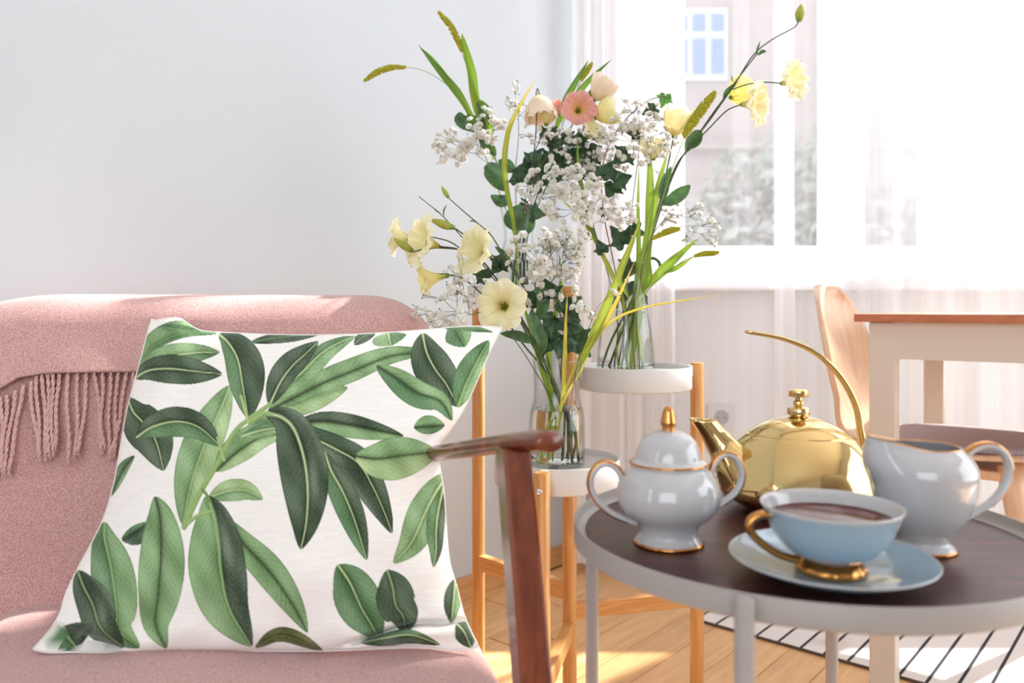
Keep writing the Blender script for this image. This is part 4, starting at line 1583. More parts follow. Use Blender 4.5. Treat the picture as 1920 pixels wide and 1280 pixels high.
def flower(root, base, axis, R, H, cols, n=7, openness=1.0, seed=0, pistil=True):
    """lisianthus bloom: base = calyx point, opening along axis, rim radius R at height H"""
    r = random.Random(seed)
    R, H = R * 1.17, H * 1.12
    n = n + 2
    base = Vector(base)
    x, y, z = frame(axis, r.uniform(0, 6))
    q = MB()
    q.lathe([(0.0, -0.002), (0.0030, 0.0), (0.0046, 0.004), (0.0034, 0.009), (0.0, 0.010)], base, 12, axis=z)
    for k in range(5):
        a = 2 * PI * k / 5 + r.uniform(-.2, .2)
        d = x * math.cos(a) + y * math.sin(a)
        s = x * -math.sin(a) + y * math.cos(a)
        L_ = 0.40 * H + 0.006
        q.add([base + d * 0.003 - s * 0.0016, base + d * 0.003 + s * 0.0016, base + d * (0.005 + 0.18 * L_) + z * L_], [(0, 1, 2)])
    fl = q.build('flower', M['calyx'], root)
    lay = [(1.0, 0.0)] * n
    for k in range(n):
        inner = k % 2
        a0 = 2 * PI * k / n + r.uniform(-0.14, 0.14)
        Rk = R * (0.90 if inner else 1.0) * r.uniform(0.95, 1.04)
        Hk = H * (1.06 if inner else 1.0) * r.uniform(0.94, 1.06)
        half = PI / n * (2.3 if openness > 0.6 else 2.3)
        ph = r.uniform(0, 6.28)
        rows, cols_ = [], []
        nt_, nu_ = 12, 15
        for i in range(nt_):
            t = i / (nt_ - 1)
            for j in range(nu_):
                u = -1 + 2 * j / (nu_ - 1)
                te = t * (1 - 0.20 * abs(u) ** 2.6 * t)
                rr_ = Rk * (0.10 + 0.90 * te ** (1.15 + 0.5 * (1 - openness)))
                hh = Hk * (math.sin(te * PI / 2) ** 0.85)
                if openness > 0.6:
                    hh -= Hk * 0.30 * openness * max(0, te - 0.62) ** 1.5 * 2.2
                if openness <= 0.6:          # cup or bell: widens fast, then stands
                    rr_ = Rk * (0.10 + 0.86 * math.sin(min(1.0, te * 1.15) * PI / 2) ** 0.95 + 0.06 * te ** 6)
                    hh = Hk * te ** 1.25
                ruff = te ** 3 * 0.10 * R
                hh += ruff * (math.sin(7.0 * u + ph) + 0.5 * math.sin(15.0 * u + 2 * ph))
                rr_ += ruff * 0.6 * math.cos(5.0 * u + ph * 1.7)
                wid = half * (0.55 + 0.55 * math.sin(min(1, te * 1.15) * PI / 2)) * (1 - 0.10 * te)
                an = a0 + u * wid
                rows.append(base + z * (0.003 + hh) + (x * math.cos(an) + y * math.sin(an)) * (rr_ + 0.0005 * inner))
                b0, b1, b2 = cols[2], cols[0], cols[1]
                if t < 0.30:
                    f_ = t / 0.30
                    c = [b0[m_] + (b1[m_] - b0[m_]) * f_ for m_ in range(3)]
                else:
                    f_ = (t - 0.30) / 0.70
                    c = [b1[m_] + (b2[m_] - b1[m_]) * f_ for m_ in range(3)]
                vein = 1 - 0.035 * (0.5 + 0.5 * math.sin(u * 24)) * (1 - t)
                cols_.append(lin([v_ * vein for v_ in c]))
        q = MB()
        q.grid([rows[i * nu_:(i + 1) * nu_] for i in range(nt_)], cols=cols_)
        q.build('petal', M['petal'], fl)
    if pistil:
        q = MB()
        q.lathe([(0, 0), (0.0018, 0.001), (0.0022, 0.003), (0.0010, 0.006), (0.0016, 0.0078), (0.0018, 0.0085), (0, 0.0094)], base + z * 0.006, 10, axis=z)
        for k in range(5):
            a = 2 * PI * k / 5
            d = (x * math.cos(a) + y * math.sin(a))
            q.tube([base + z * 0.006 + d * 0.002, base + z * 0.013 + d * 0.005], [0.0004, 0.0009], 5)
        q.build('pistil', M['pistil'], fl)
    return fl


def bud(root, base, tip, w, m='bud'):
    base, tip = Vector(base), Vector(tip)
    L_ = (tip - base).length
    q = MB()
    q.lathe(smooth_profile([(0.0012, 0.0), (w * 0.75, L_ * 0.18), (w, L_ * 0.42), (w * 0.72, L_ * 0.72), (w * 0.25, L_ * 0.95), (0, L_)], 3), base, 12, axis=(tip - base))
    o = q.build('bud', M[m], root)
    x, y, z = frame(tip - base)
    q = MB()
    for k in range(5):
        a = 2 * PI * k / 5
        d = (x * math.cos(a) + y * math.sin(a))
        s = (y * math.cos(a) - x * math.sin(a))
        q.add([base + d * w * .5 - s * .0018, base + d * w * .5 + s * .0018, base + d * (w * 1.15) + z * L_ * 0.55], [(0, 1, 2)])
    q.build('sepal', M['calyx'], o)
    return o


def stems(root, paths, m='stem', name='stem'):
    """one branching stalk = one part"""
    q = MB()
    for pts, r0, r1 in paths:
        cl = spline(pts, 7)
        n = len(cl)
        q.tube(cl, [r0 + (r1 - r0) * i / (n - 1) for i in range(n)], 7)
    return q.build(name, M[m], root)


def leaf(root, pts, w, m='leaf', fold=0.25, up=None, name='leaf', tipw=0.6):
    """oval leaf along a midrib with a folded, slightly curled blade"""
    cl = spline(pts, 5)
    n = len(cl)
    ref = Vector(up) if up is not None else Vector((0.1, -1, 0.25))
    rows = []
    for i, p in enumerate(cl):
        t = i / (n - 1)
        d = (cl[min(i + 1, n - 1)] - cl[max(i - 1, 0)]).normalized()
        side = d.cross(ref)
        side = side.normalized() if side.length > 1e-4 else d.orthogonal()
        nor = side.cross(d).normalized()
        ww = w * (math.sin(PI * min(1, max(0, t * 0.97 + 0.015))) ** 0.75) * (1.12 - 0.35 * t * tipw)
        rows.append([p + side * (ww * u) + nor * (fold * ww * abs(u) - 0.10 * ww * (1 - abs(u)) * 0) for u in (-1, -0.72, -0.36, 0, 0.36, 0.72, 1)])
    q = MB()
    q.grid(rows)
    return q.build(name, M[m], root)


def ivy_leaf(root, c, size, normal, roll, m='ivy', stalk=None):
    """five lobed ivy leaf"""
    c = Vector(c)
    x, y, z = frame(normal, 0)
    # roll measured in the plane of the leaf from 'up'
    upv = Vector((0, 0, 1))
    upv = (upv - z * upv.dot(z)).normalized()
    rt = upv.cross(z).normalized()
    upv, rt = (Quaternion(z, roll) @ upv), (Quaternion(z, roll) @ rt)
    outline = [(0, -0.30), (-0.22, -0.46), (-0.44, -0.38), (-0.52, -0.12), (-0.72, 0.02), (-0.44, 0.12), (-0.34, 0.30), (-0.18, 0.52), (0.0, 0.80), (0.18, 0.52), (0.34, 0.30), (0.44, 0.12), (0.72, 0.02), (0.52, -0.12), (0.44, -0.38), (0.22, -0.46)]
    o = [Vector((a, b_, 0)) for a, b_ in outline]
    sm_ = []
    nn = len(o)
    for k in range(nn):
        a, b_, c_, d_ = o[k - 1], o[k], o[(k + 1) % nn], o[(k + 2) % nn]
        for s in range(3):
            t = s / 3
            sm_.append(0.5 * ((2 * b_) + (c_ - a) * t + (2 * a - 5 * b_ + 4 * c_ - d_) * t * t + (3 * b_ - a - 3 * c_ + d_) * t ** 3))
    q = MB()
    rings = []
    for f in (0.12, 0.45, 0.75, 1.0):
        row = []
        for p in sm_:
            px_, py_ = p.x * f, (p.y + 0.28) * f - 0.28
            zz = 0.10 * abs(px_) - 0.16 * f * f * (py_ ** 2) + 0.03 * math.sin(9 * math.atan2(py_ + .28, px_)) * f
            row.append(c + (rt * px_ + upv * py_ + z * zz) * size)
        rings.append(row)
    q.grid(rings, True)
    q.f.append(tuple(range(len(sm_))))
    return q.build('leaf', M[m], root)


def blade(root, pts, w, c0, c1, fold=0.5, name='blade', base_w=0.22, up=None, m=8):
    """long grass blade, pointed, colour running from base c0 to tip c1"""
    cl = spline(pts, m)
    n = len(cl)
    ref = Vector(up) if up is not None else Vector((0.25, -1, 0.1))
    rows, cols = [], []
    for i, p in enumerate(cl):
        t = i / (n - 1)
        d = (cl[min(i + 1, n - 1)] - cl[max(i - 1, 0)]).normalized()
        side = d.cross(ref).normalized()
        nor = side.cross(d).normalized()
        ww = w * min(1.0, base_w + (1 - base_w) * t * 2.4) * (1 - max(0, (t - 0.35) / 0.65) ** 1.8) + 0.0002
        rows.append([p + side * (ww * u) + nor * (fold * ww * abs(u)) for u in (-1, -0.5, 0, 0.5, 1)])
        for u in (-1, -0.5, 0, 0.5, 1):
            k = 1.0 + 0.16 * (1 - abs(u)) - 0.06
            cols.append(lin([min(255, (c0[m_] + (c1[m_] - c0[m_]) * t) * k) for m_ in range(3)]))
    q = MB()
    q.grid(rows, cols=cols)
    return q.build(name, M['blade'], root)


GR, GR2, YG, YE, DG = (126, 158, 50), (150, 178, 66), (186, 190, 80), (220, 192, 80), (84, 120, 52)


def seed_head(root, pts, w, seed=0):
    """bristly foxtail head made of hundreds of little seeds"""
    r = random.Random(seed)
    cl = spline(pts, 10)
    n = len(cl)
    q = MB()
    q.tube(cl, [w * 0.62 * math.sin(PI * min(0.985, max(0.10, i / (n - 1)))) ** 0.45 for i in range(n)], 8)
    for i in range(n * 13):
        t = r.random()
        f = t * (n - 1)
        k = min(int(f), n - 2)
        p = cl[k].lerp(cl[k + 1], f - k)
        d = (cl[k + 1] - cl[k]).normalized()
        x, y, z = frame(d)
        a = r.uniform(0, 2 * PI)
        o = x * math.cos(a) + y * math.sin(a)
        rad = w * math.sin(PI * min(0.97, max(0.08, t))) ** 0.45
        c = p + o * rad * 0.80
        ax = (o * 0.7 + d).normalized()
        s1 = ax.orthogonal().normalized()
        s2 = ax.cross(s1)
        L_, w_ = w * 0.42, w * 0.20
        q.add([c - ax * L_, c + s1 * w_, c + s2 * w_, c - s1 * w_, c - s2 * w_, c + ax * L_],
              [(0, 2, 1), (0, 3, 2), (0, 4, 3), (0, 1, 4), (5, 1, 2), (5, 2, 3), (5, 3, 4), (5, 4, 1)])
    return q.build('seed_head', M['seed'], root, False)


# little double blossom of baby's breath, shared by all sprigs
def blossom_mesh():
    r = random.Random(3)
    q = MB()
    for ring, (n, tilt, L_, w_) in enumerate(((7, 1.25, 1.0, 0.46), (6, 0.80, 0.92, 0.44), (5, 0.35, 0.78, 0.38))):
        for k in range(n):
            a = 2 * PI * k / n + ring * 0.5 + r.uniform(-.2, .2)
            tl = tilt + r.uniform(-.18, .18)
            d = Vector((math.cos(a) * math.sin(tl), math.sin(a) * math.sin(tl), math.cos(tl)))
            s = Vector((-math.sin(a), math.cos(a), 0))
            up = d.cross(s)
            b_ = Vector((0, 0, -0.35))
            q.add([b_ + d * 0.12, b_ + d * L_ * 0.68 - s * w_ + up * 0.06, b_ + d * L_ * 1.12 - s * w_ * 0.55, b_ + d * L_ * 1.06 + up * 0.10, b_ + d * L_ * 1.12 + s * w_ * 0.55, b_ + d * L_ * 0.68 + s * w_ + up * 0.06],
                  [(0, 1, 2, 3), (0, 3, 4, 5)])
    dome = []
    for k in range(5):
        th_ = PI * 0.62 * k / 4
        dome.append([Vector((0.62 * math.sin(th_) * (1 + 0.10 * math.sin(3 * j + k)) * math.cos(2 * PI * j / 8), 0.62 * math.sin(th_) * (1 + 0.10 * math.sin(3 * j + k)) * math.sin(2 * PI * j / 8), 0.72 * math.cos(th_) - 0.05)) for j in range(8)])
    q.grid(dome, True)
    me = bpy.data.meshes.new('blossom')
    me.from_pydata(q.v, [], q.f)
    me.shade_smooth()
    me.materials.append(M['gyp'])
    return me


BLOSSOM = blossom_mesh()


def gypsophila(label, root_pts, clusters, seed, size=0.0052, nbud=0.5, dark=0.0):
    """sprig of baby's breath. root_pts: main stalk from the vase up.
    clusters: (px, py, Y, rx, ry, n) = fan of blossoms round a point of sight"""
    r = random.Random(seed)
    base = Vector(root_pts[0])
    t = thing('babys_breath_sprig', label, 'flower', base, 'sprigs of white baby\'s breath')
    q = MB()
    cl = spline(root_pts, 8)
    n = len(cl)
    q.tube(cl, [0.0011 - 0.0005 * i / (n - 1) for i in range(n)], 6)
    spots = []
    for (cx, cy, Y, rx, ry, num) in clusters:
        cen = P(cx, cy, Y)
        k_ = Y / FPX
        # where the branchlets leave: nearest point of the stalk, well below the cluster
        joint = min(cl, key=lambda p: (p - cen).length)
        if (joint - cen).length < 0.02:
            joint = cl[max(0, n - 6)]
        hub = joint.lerp(cen, 0.45)
        if (joint - cen).length > 0.015:
            q.tube(spline([joint, joint.lerp(hub, 0.5) + Vector((0.002, -0.002, 0.002)), hub], 5), [0.0007, 0.0005] + [0.0005] * 99 if False else 0.00055, 5)
        nb_ = max(3, num // 5)
        for b_ in range(nb_):
            ang = 2 * PI * (b_ + r.random() * 0.8) / nb_
            rr_ = 0.55 + 0.25 * r.random()
            node = cen + Vector((math.cos(ang) * rx * k_ * rr_, r.uniform(-0.6, 0.6) * min(rx, ry) * k_, -math.sin(ang) * ry * k_ * rr_))
            nd = hub.lerp(node, 0.62)
            q.tube([hub, hub.lerp(nd, 0.5) + Vector((r.uniform(-.002, .002), 0, r.uniform(-.001, .002))), nd], 0.00042, 4)
            for s in range(num // nb_ + (1 if b_ < num % nb_ else 0)):
                a2 = r.uniform(0, 2 * PI)
                e = node + Vector((math.cos(a2) * rx * k_ * r.uniform(0.15, 0.42), r.uniform(-0.5, 0.5) * min(rx, ry) * k_ * 0.6, math.sin(a2) * ry * k_ * r.uniform(0.15, 0.42)))
                q.tube([nd, nd.lerp(e, 0.55) + Vector((0, 0, r.uniform(-.001, .002))), e], 0.00030, 4)
                out = (e - hub).normalized() + Vector((r.uniform(-.5, .5), r.uniform(-0.9, 0.1), r.uniform(-.2, .5)))
                spots.append((e, out.normalized(), size * r.uniform(0.80, 1.28)))
                if r.random() < nbud:
                    f = e + Vector((r.uniform(-1, 1), r.uniform(-1, 1), r.uniform(-.6, 1))) * 0.009
                    q.tube([nd.lerp(e, 0.5), f], 0.00025, 4)
                    q.lathe([(0, -0.0013), (0.0011, -0.0004), (0.0012, 0.0004), (0, 0.0014)], f, 6)
    q.build('stalk', M['stem_dark'] if dark else M['stem'], t)
    for (e, out, s) in spots:
        o = bpy.data.objects.new('blossom', BLOSSOM)
        C.objects.link(o)
        o.parent = t
        o.location = e - base
        o.rotation_mode = 'QUATERNION'
        o.rotation_quaternion = Vector((0, 0, 1)).rotation_difference(out)
        o.scale = (s, s, s)
    return t


def in_vase(v, dx, dy, h=0.010):
    return v + Vector((dx, dy, h))


# ------------------------------------------------------------------ bouquet in the low vase
def L(px, py, dy=0.0):
    return P(px, py, 1.330 + dy)


def stalk_thing(name, label, cat, base, group=None):
    return thing(name, label, cat, base, group)


t = stalk_thing('lisianthus_stem', 'lisianthus with one big round cream flower facing us, right above the cushion corner', 'flower', in_vase(VL, 0.028, 0.0), 'lisianthus stems')
stems(t, [([in_vase(VL, 0.028, 0.0), L(1068, 800), L(1030, 700, -.01), L(1000, 640, -.02), L(975, 596, -.03), L(952, 580, -.045)], 0.0019, 0.0016)])
flower(t, L(948, 576, -.040), (-0.22, -0.94, 0.16), 0.0365, 0.026, CREAM, 8, 1.0, 1)
leaf(t, [L(1000, 642, -.02), L(972, 630, -.03), L(938, 625, -.03)], 0.0085, 'leaf', 0.3)
leaf(t, [L(1012, 668, -.02), L(1016, 640, -.03), L(1000, 600, -.03), L(996, 580, -.03)], 0.010, 'leaf', 0.35)

t = stalk_thing('lisianthus_stem', 'lisianthus with one tall cream trumpet flower turned left, above the big round flower', 'flower', in_vase(VL, 0.018, 0.012), 'lisianthus stems')
stems(t, [([in_vase(VL, 0.018, 0.012), L(1072, 806), L(1040, 720), L(1018, 640), L(985, 545), L(955, 492), L(922, 479, -.01)], 0.0019, 0.0014),
          ([L(985, 545), L(945, 480), L(920, 440), L(895, 418), L(868, 395), L(842, 372)], 0.0012, 0.0009)])
flower(t, L(921, 480, -.01), (-0.72, -0.62, 0.22), 0.0375, 0.034, CREAM, 7, 0.75, 2)
bud(t, L(841, 371), L(828, 349), 0.0042)
leaf(t, [L(960, 500), L(945, 478), L(928, 462)], 0.0055, 'leaf', 0.5)
leaf(t, [L(893, 417), L(886, 414), L(880, 415)], 0.0012, 'leaf', 0.5)
leaf(t, [L(1000, 610, .01), L(1018, 575), L(1012, 540), L(1002, 520)], 0.011, 'leaf', 0.3)

t = stalk_thing('lisianthus_stem', 'lisianthus with two cream flowers side by side, leftmost of the bouquet', 'flower', in_vase(VL, -0.022, 0.0), 'lisianthus stems')
stems(t, [([in_vase(VL, 0.020, -0.01), L(1058, 780), L(1020, 690), L(985, 620), L(948, 550), L(905, 490), L(862, 468), L(826, 462)], 0.0019, 0.0013),
          ([L(870, 471), L(845, 454), L(818, 446), L(780, 440, .03)], 0.0012, 0.0010),
          ([L(905, 490), L(870, 470), L(830, 465), L(800, 466, -.02), L(775, 472, -.03)], 0.0013, 0.0011),
          ([L(905, 490), L(880, 450), L(862, 434), L(851, 427)], 0.0013, 0.0012)])
flower(t, L(824, 462, -.005), (-0.82, -0.52, 0.22), 0.0385, 0.034, CREAM, 7, 0.8, 3)
flower(t, L(782, 448, .04), (-0.92, 0.10, 0.10), 0.0285, 0.034, PALE, 6, 0.7, 4)
bud(t, L(774, 472, -.03), L(738, 446, -.035), 0.0068)
bud(t, L(852, 428), L(806, 411), 0.0075)

t = stalk_thing('lisianthus_stem', 'lisianthus with one hanging pale yellow trumpet flower, lower left of the bouquet', 'flower', in_vase(VL, 0.010, 0.016), 'lisianthus stems')
stems(t, [([in_vase(VL, 0.012, 0.016), L(1064, 790), L(1025, 700), L(985, 650), L(940, 590), L(900, 548), L(868, 522), L(842, 515)], 0.0018, 0.0012)])
flower(t, L(842, 516), (-0.86, -0.22, -0.16), 0.0275, 0.040, YELL, 6, 0.65, 5)

t = stalk_thing('bare_twig', 'thin dark forked twig with two tiny pointed leaves, left of the tall trumpet flower', 'twig', in_vase(VL, 0.0, -0.012))
stems(t, [([in_vase(VL, 0.006, -0.012), L(1054, 760), L(1020, 672), L(968, 580), L(916, 510), L(868, 447), L(830, 405), L(785, 368)], 0.0014, 0.0007)], 'stem_dark')
leaf(t, [L(832, 407), L(832, 395), L(838, 383)], 0.0014, 'leaf', 0.5)
leaf(t, [L(826, 400), L(818, 395), L(812, 389)], 0.0014, 'leaf', 0.5)

# grass blades in the low vase
t = stalk_thing('grass_tuft', 'green and yellow grass blades standing in the low vase', 'grass', in_vase(VL, -0.018, 0.005))
blade(t, [in_vase(VL, -0.020, 0.006), L(1035, 770), L(1012, 680), L(990, 600), L(968, 540)], 0.0048, GR2, GR)
blade(t, [in_vase(VL, -0.012, -0.012), L(1052, 760, -.01), L(1058, 680, -.02), L(1060, 610, -.02), L(1064, 553, -.02)], 0.0040, YG, YE)
blade(t, [in_vase(VL, -0.028, -0.004), L(1022, 820), L(1048, 755), L(1075, 695), L(1100, 640)], 0.0022, YG, YG)
blade(t, [in_vase(VL, -0.020, -0.010), L(1028, 830), L(1060, 745), L(1092, 690), L(1108, 650)], 0.0020, YG, YE)
blade(t, [L(1080, 700), L(1102, 650), L(1128, 590), L(1160, 515), L(1192, 432)], 0.0088, GR2, YG)
blade(t, [L(1084, 694), L(1112, 640), L(1150, 575), L(1190, 490)], 0.0050, YG, YE)
blade(t, [in_vase(VL, -0.010, 0.012), L(1034, 740), L(1028, 660), L(1050, 540), L(1048, 470)], 0.0050, GR2, GR)
t = stalk_thing('arching_grass', 'long thin grass stem arching right to a fine point over the right hand tray', 'grass', in_vase(VL, -0.006, 0.010))
blade(t, [in_vase(VL, -0.006, 0.010), L(1058, 740), L(1095, 655), L(1150, 600), L(1210, 576), L(1275, 564), L(1338, 554)], 0.0024, YG, YE, 0.6)

# ivy in the low vase
t = stalk_thing('ivy_sprig', 'dark green ivy sprig with broad leaves above the rim of the low vase', 'ivy', in_vase(VL, 0.014, 0.004))
stems(t, [([in_vase(VL, 0.014, 0.004), L(1058, 760, .01), L(1052, 690, .01), L(1058, 620, .01), L(1040, 560, .01), L(1030, 530, .01)], 0.0013, 0.0009)], 'stem_brown')
for (x, y, s, nx, nz, rl, dy) in ((1028, 548, .050, -.2, .3, 0.4, .0), (1066, 578, .055, .3, .2, -0.9, .0), (1036, 606, .048, -.1, .3, 2.6, -.005), (1082, 640, .058, .2, .1, -2.4, .005), (1022, 640, .046, -.4, .2, 1.6, -.008),
                                  (1052, 640, .050, .0, .3, 3.0, -.006), (1072, 608, .045, .4, .3, -2.0, .01), (1010, 560, .042, -.3, .4, 1.2, .01), (985, 560, .04, -.2, .4, .8, .01)):
    ivy_leaf(t, L(x, y, dy), s * 0.78, (nx, -0.9, nz), rl)
for (x, y, s, rl) in ((905, 518, .030, 1.0), (940, 490, .030, -.3), (936, 498, .028, 2.4)):
    ivy_leaf(t, L(x, y, .02), s, (0.1, -0.8, 0.5), rl)

# baby's breath in the low vase
gypsophila('baby\'s breath sprig with a round white cloud above the big cream flower',
           [in_vase(VL, 0.008, 0.004), L(1056, 760), L(1046, 660), L(1040, 580), L(1034, 530)],
           [(1000, 470, 1.31, 50, 42, 42), (1050, 480, 1.33, 52, 46, 46), (1030, 540, 1.33, 60, 40, 30), (1080, 450, 1.34, 36, 40, 20)], 21, 0.0066)
gypsophila('baby\'s breath sprig hanging left over the top of the cushion',
           [in_vase(VL, -0.006, -0.010), L(1040, 770), L(1000, 690, -.02), L(955, 625, -.04), L(910, 588, -.06), L(880, 590, -.07)],
           [(830, 575, 1.26, 62, 40, 28), (880, 545, 1.27, 52, 32, 14), (860, 505, 1.27, 34, 26, 8)], 22, 0.0062)
gypsophila('baby\'s breath sprig with few single blossoms against the broad green blade',
           [in_vase(VL, 0.020, 0.000), L(1066, 790), L(1076, 720), L(1090, 650, -.01), L(1110, 600, -.02)],
           [(1122, 565, 1.30, 40, 42, 7), (1090, 560, 1.31, 24, 30, 4)], 23, 0.0072)

# ------------------------------------------------------------------ bouquet in the right hand vase
def Q(px, py, dy=0.0):
    return P(px, py, 1.480 + dy)


t = stalk_thing('lisianthus_stem', 'tall lisianthus leaning right with three cream flowers before the window', 'flower', in_vase(VM, -0.030, 0.004), 'lisianthus stems')
stems(t, [([in_vase(VM, -0.036, 0.0), Q(1150, 640), Q(1185, 560), Q(1212, 480), Q(1240, 380), Q(1268, 310), Q(1290, 280), Q(1330, 222), Q(1362, 178), Q(1380, 152), Q(1420, 100)], 0.0021, 0.0012),
          ([Q(1292, 278), Q(1330, 240), Q(1362, 208), Q(1386, 197)], 0.0014, 0.0013),
          ([Q(1372, 168), Q(1402, 158), Q(1432, 154), Q(1464, 156)], 0.0012, 0.0012)])
flower(t, Q(1464, 157), (0.55, -0.76, 0.04), 0.0335, 0.030, PALE, 8, 0.95, 11)
flower(t, Q(1388, 196), (0.72, -0.60, -0.08), 0.0365, 0.034, PALE, 8, 0.8, 12)
flower(t, Q(1368, 184, .05), (0.55, 0.20, 0.35), 0.026, 0.034, YELL, 6, 0.5, 13)
leaf(t, [Q(1286, 286), Q(1292, 270), Q(1306, 252), Q(1312, 244)], 0.0095, 'leaf', 0.55)
leaf(t, [Q(1290, 280), Q(1306, 266), Q(1316, 246)], 0.0075, 'leaf', 0.5)
leaf(t, [Q(1356, 186), Q(1364, 172), Q(1382, 154)], 0.0050, 'leaf', 0.5)
leaf(t, [Q(1376, 156), Q(1372, 148), Q(1372, 140)], 0.0012, 'leaf', 0.5)
leaf(t, [Q(1240, 384), Q(1262, 374), Q(1280, 360), Q(1294, 347)], 0.0125, 'leaf', 0.25)
leaf(t, [Q(1240, 384), Q(1244, 350), Q(1258, 312)], 0.0095, 'leaf', 0.7)

t = stalk_thing('lisianthus_stem', 'thin lisianthus shoot ending in a closed green bud, topmost at the window', 'flower', in_vase(VM, -0.018, 0.012), 'lisianthus stems')
stems(t, [([in_vase(VM, -0.020, 0.012), Q(1162, 640), Q(1196, 540), Q(1236, 400), Q(1276, 300), Q(1330, 226), Q(1376, 160), Q(1412, 104), Q(1448, 74), Q(1488, 52), Q(1498, 40)], 0.0018, 0.0010)], 'stem_dark')
bud(t, Q(1498, 40), Q(1502, 8), 0.0085)
leaf(t, [Q(1418, 104), Q(1420, 92), Q(1425, 78)], 0.0024, 'leaf', 0.5)
leaf(t, [Q(1420, 104), Q(1430, 97), Q(1437, 98)], 0.0036, 'leaf', 0.5)

t = stalk_thing('lisianthus_stem', 'lisianthus with one upright cream flower beside the thick foxtail head', 'flower', in_vase(VM, 0.004, 0.014), 'lisianthus stems')
stems(t, [([in_vase(VM, 0.004, 0.014), Q(1176, 640), Q(1204, 520), Q(1232, 400), Q(1250, 320), Q(1262, 262)], 0.0018, 0.0014)])
flower(t, Q(1262, 258), (0.22, -0.18, 0.95), 0.0255, 0.044, CREAM, 7, 0.55, 14, False)
flower(t, Q(1226, 300, .03), (-0.2, -0.4, 0.75), 0.0210, 0.030, PALE, 6, 0.55, 15, False)

# foxtail grass
t = stalk_thing('foxtail_grass', 'foxtail grass with the thick yellow green head, right of the upright cream flower', 'grass', in_vase(VM, 0.010, -0.012), 'foxtail grass')
stems(t, [([in_vase(VM, 0.012, -0.012), Q(1186, 620, -.01), Q(1200, 540, -.02), Q(1222, 440, -.03), Q(1256, 330, -.03), Q(1284, 254, -.03)], 0.0016, 0.0008)], 'stem_pale')
seed_head(t, [Q(1282, 256, -.03), Q(1298, 230, -.03), Q(1318, 202, -.03), Q(1341, 173, -.03)], 0.0100, 1)
t = stalk_thing('foxtail_grass', 'foxtail grass with a small bent head over the rim of the right hand vase', 'grass', in_vase(VM, 0.018, -0.010), 'foxtail grass')
stems(t, [([in_vase(VM, 0.020, -0.010), Q(1192, 600, -.02), Q(1196, 520, -.02), Q(1206, 468, -.03), Q(1226, 446, -.03)], 0.0014, 0.0008)], 'stem_pale')
seed_head(t, [Q(1224, 447, -.03), Q(1244, 437, -.03), Q(1260, 431, -.03), Q(1275, 429, -.03)], 0.0066, 2)
t = stalk_thing('foxtail_grass', 'foxtail grass with a narrow head pointing right below the window glass', 'grass', in_vase(VM, 0.022, 0.004), 'foxtail grass')
stems(t, [([in_vase(VM, 0.024, 0.004), Q(1190, 600), Q(1212, 548), Q(1250, 512), Q(1280, 490), Q(1302, 480)], 0.0014, 0.0008)], 'stem_pale')
seed_head(t, [Q(1302, 480), Q(1318, 476), Q(1334, 475), Q(1348, 473)], 0.0058, 3)
blade(t, [Q(1204, 546), Q(1234, 514), Q(1268, 482), Q(1310, 446)], 0.0098, GR2, GR, 0.35)
blade(t, [Q(1244, 512), Q(1268, 502), Q(1300, 482)], 0.0048, GR, GR2, 0.4)

t = stalk_thing('grass_tuft', 'broad bright green grass blades rising from the right hand vase', 'grass', in_vase(VM, 0.0, -0.004))
blade(t, [in_vase(VM, 0.006, -0.004), Q(1190, 610), Q(1204, 520), Q(1218, 420), Q(1236, 340), Q(1256, 272)], 0.0105, GR2, GR2, 0.35)
blade(t, [in_vase(VM, -0.006, 0.006), Q(1180, 620), Q(1196, 500), Q(1196, 400), Q(1198, 310)], 0.0055, GR, GR2, 0.4)
blade(t, [Q(1208, 480), Q(1216, 400), Q(1218, 330), Q(1216, 268)], 0.0090, GR2, GR2, 0.35)
blade(t, [Q(1180, 560, -.02), Q(1160, 520, -.04), Q(1178, 470, -.05), Q(1202, 412, -.05)], 0.0070, GR2, YG, 0.4)
blade(t, [Q(1188, 560), Q(1210, 530), Q(1212, 490), Q(1222, 452)], 0.0110, GR, GR2, 0.3)
blade(t, [in_vase(VM, 0.018, 0.002), Q(1196, 640), Q(1182, 590), Q(1176, 540)], 0.0024, YG, YG, 0.4)
blade(t, [in_vase(VM, -0.012, -0.008), Q(1160, 640), Q(1184, 570), Q(1204, 500)], 0.0024, GR, YG, 0.4)
blade(t, [in_vase(VM, 0.002, 0.010), Q(1176, 610), Q(1158, 540), Q(1110, 440), Q(1068, 360), Q(1040, 372)], 0.0048, GR, YE, 0.4)
blade(t, [Q(1130, 480), Q(1108, 420), Q(1086, 330), Q(1082, 250)], 0.0050, DG, GR, 0.4)
blade(t, [Q(1128, 470), Q(1090, 410), Q(1050, 372)], 0.0040, GR2, YE, 0.4)

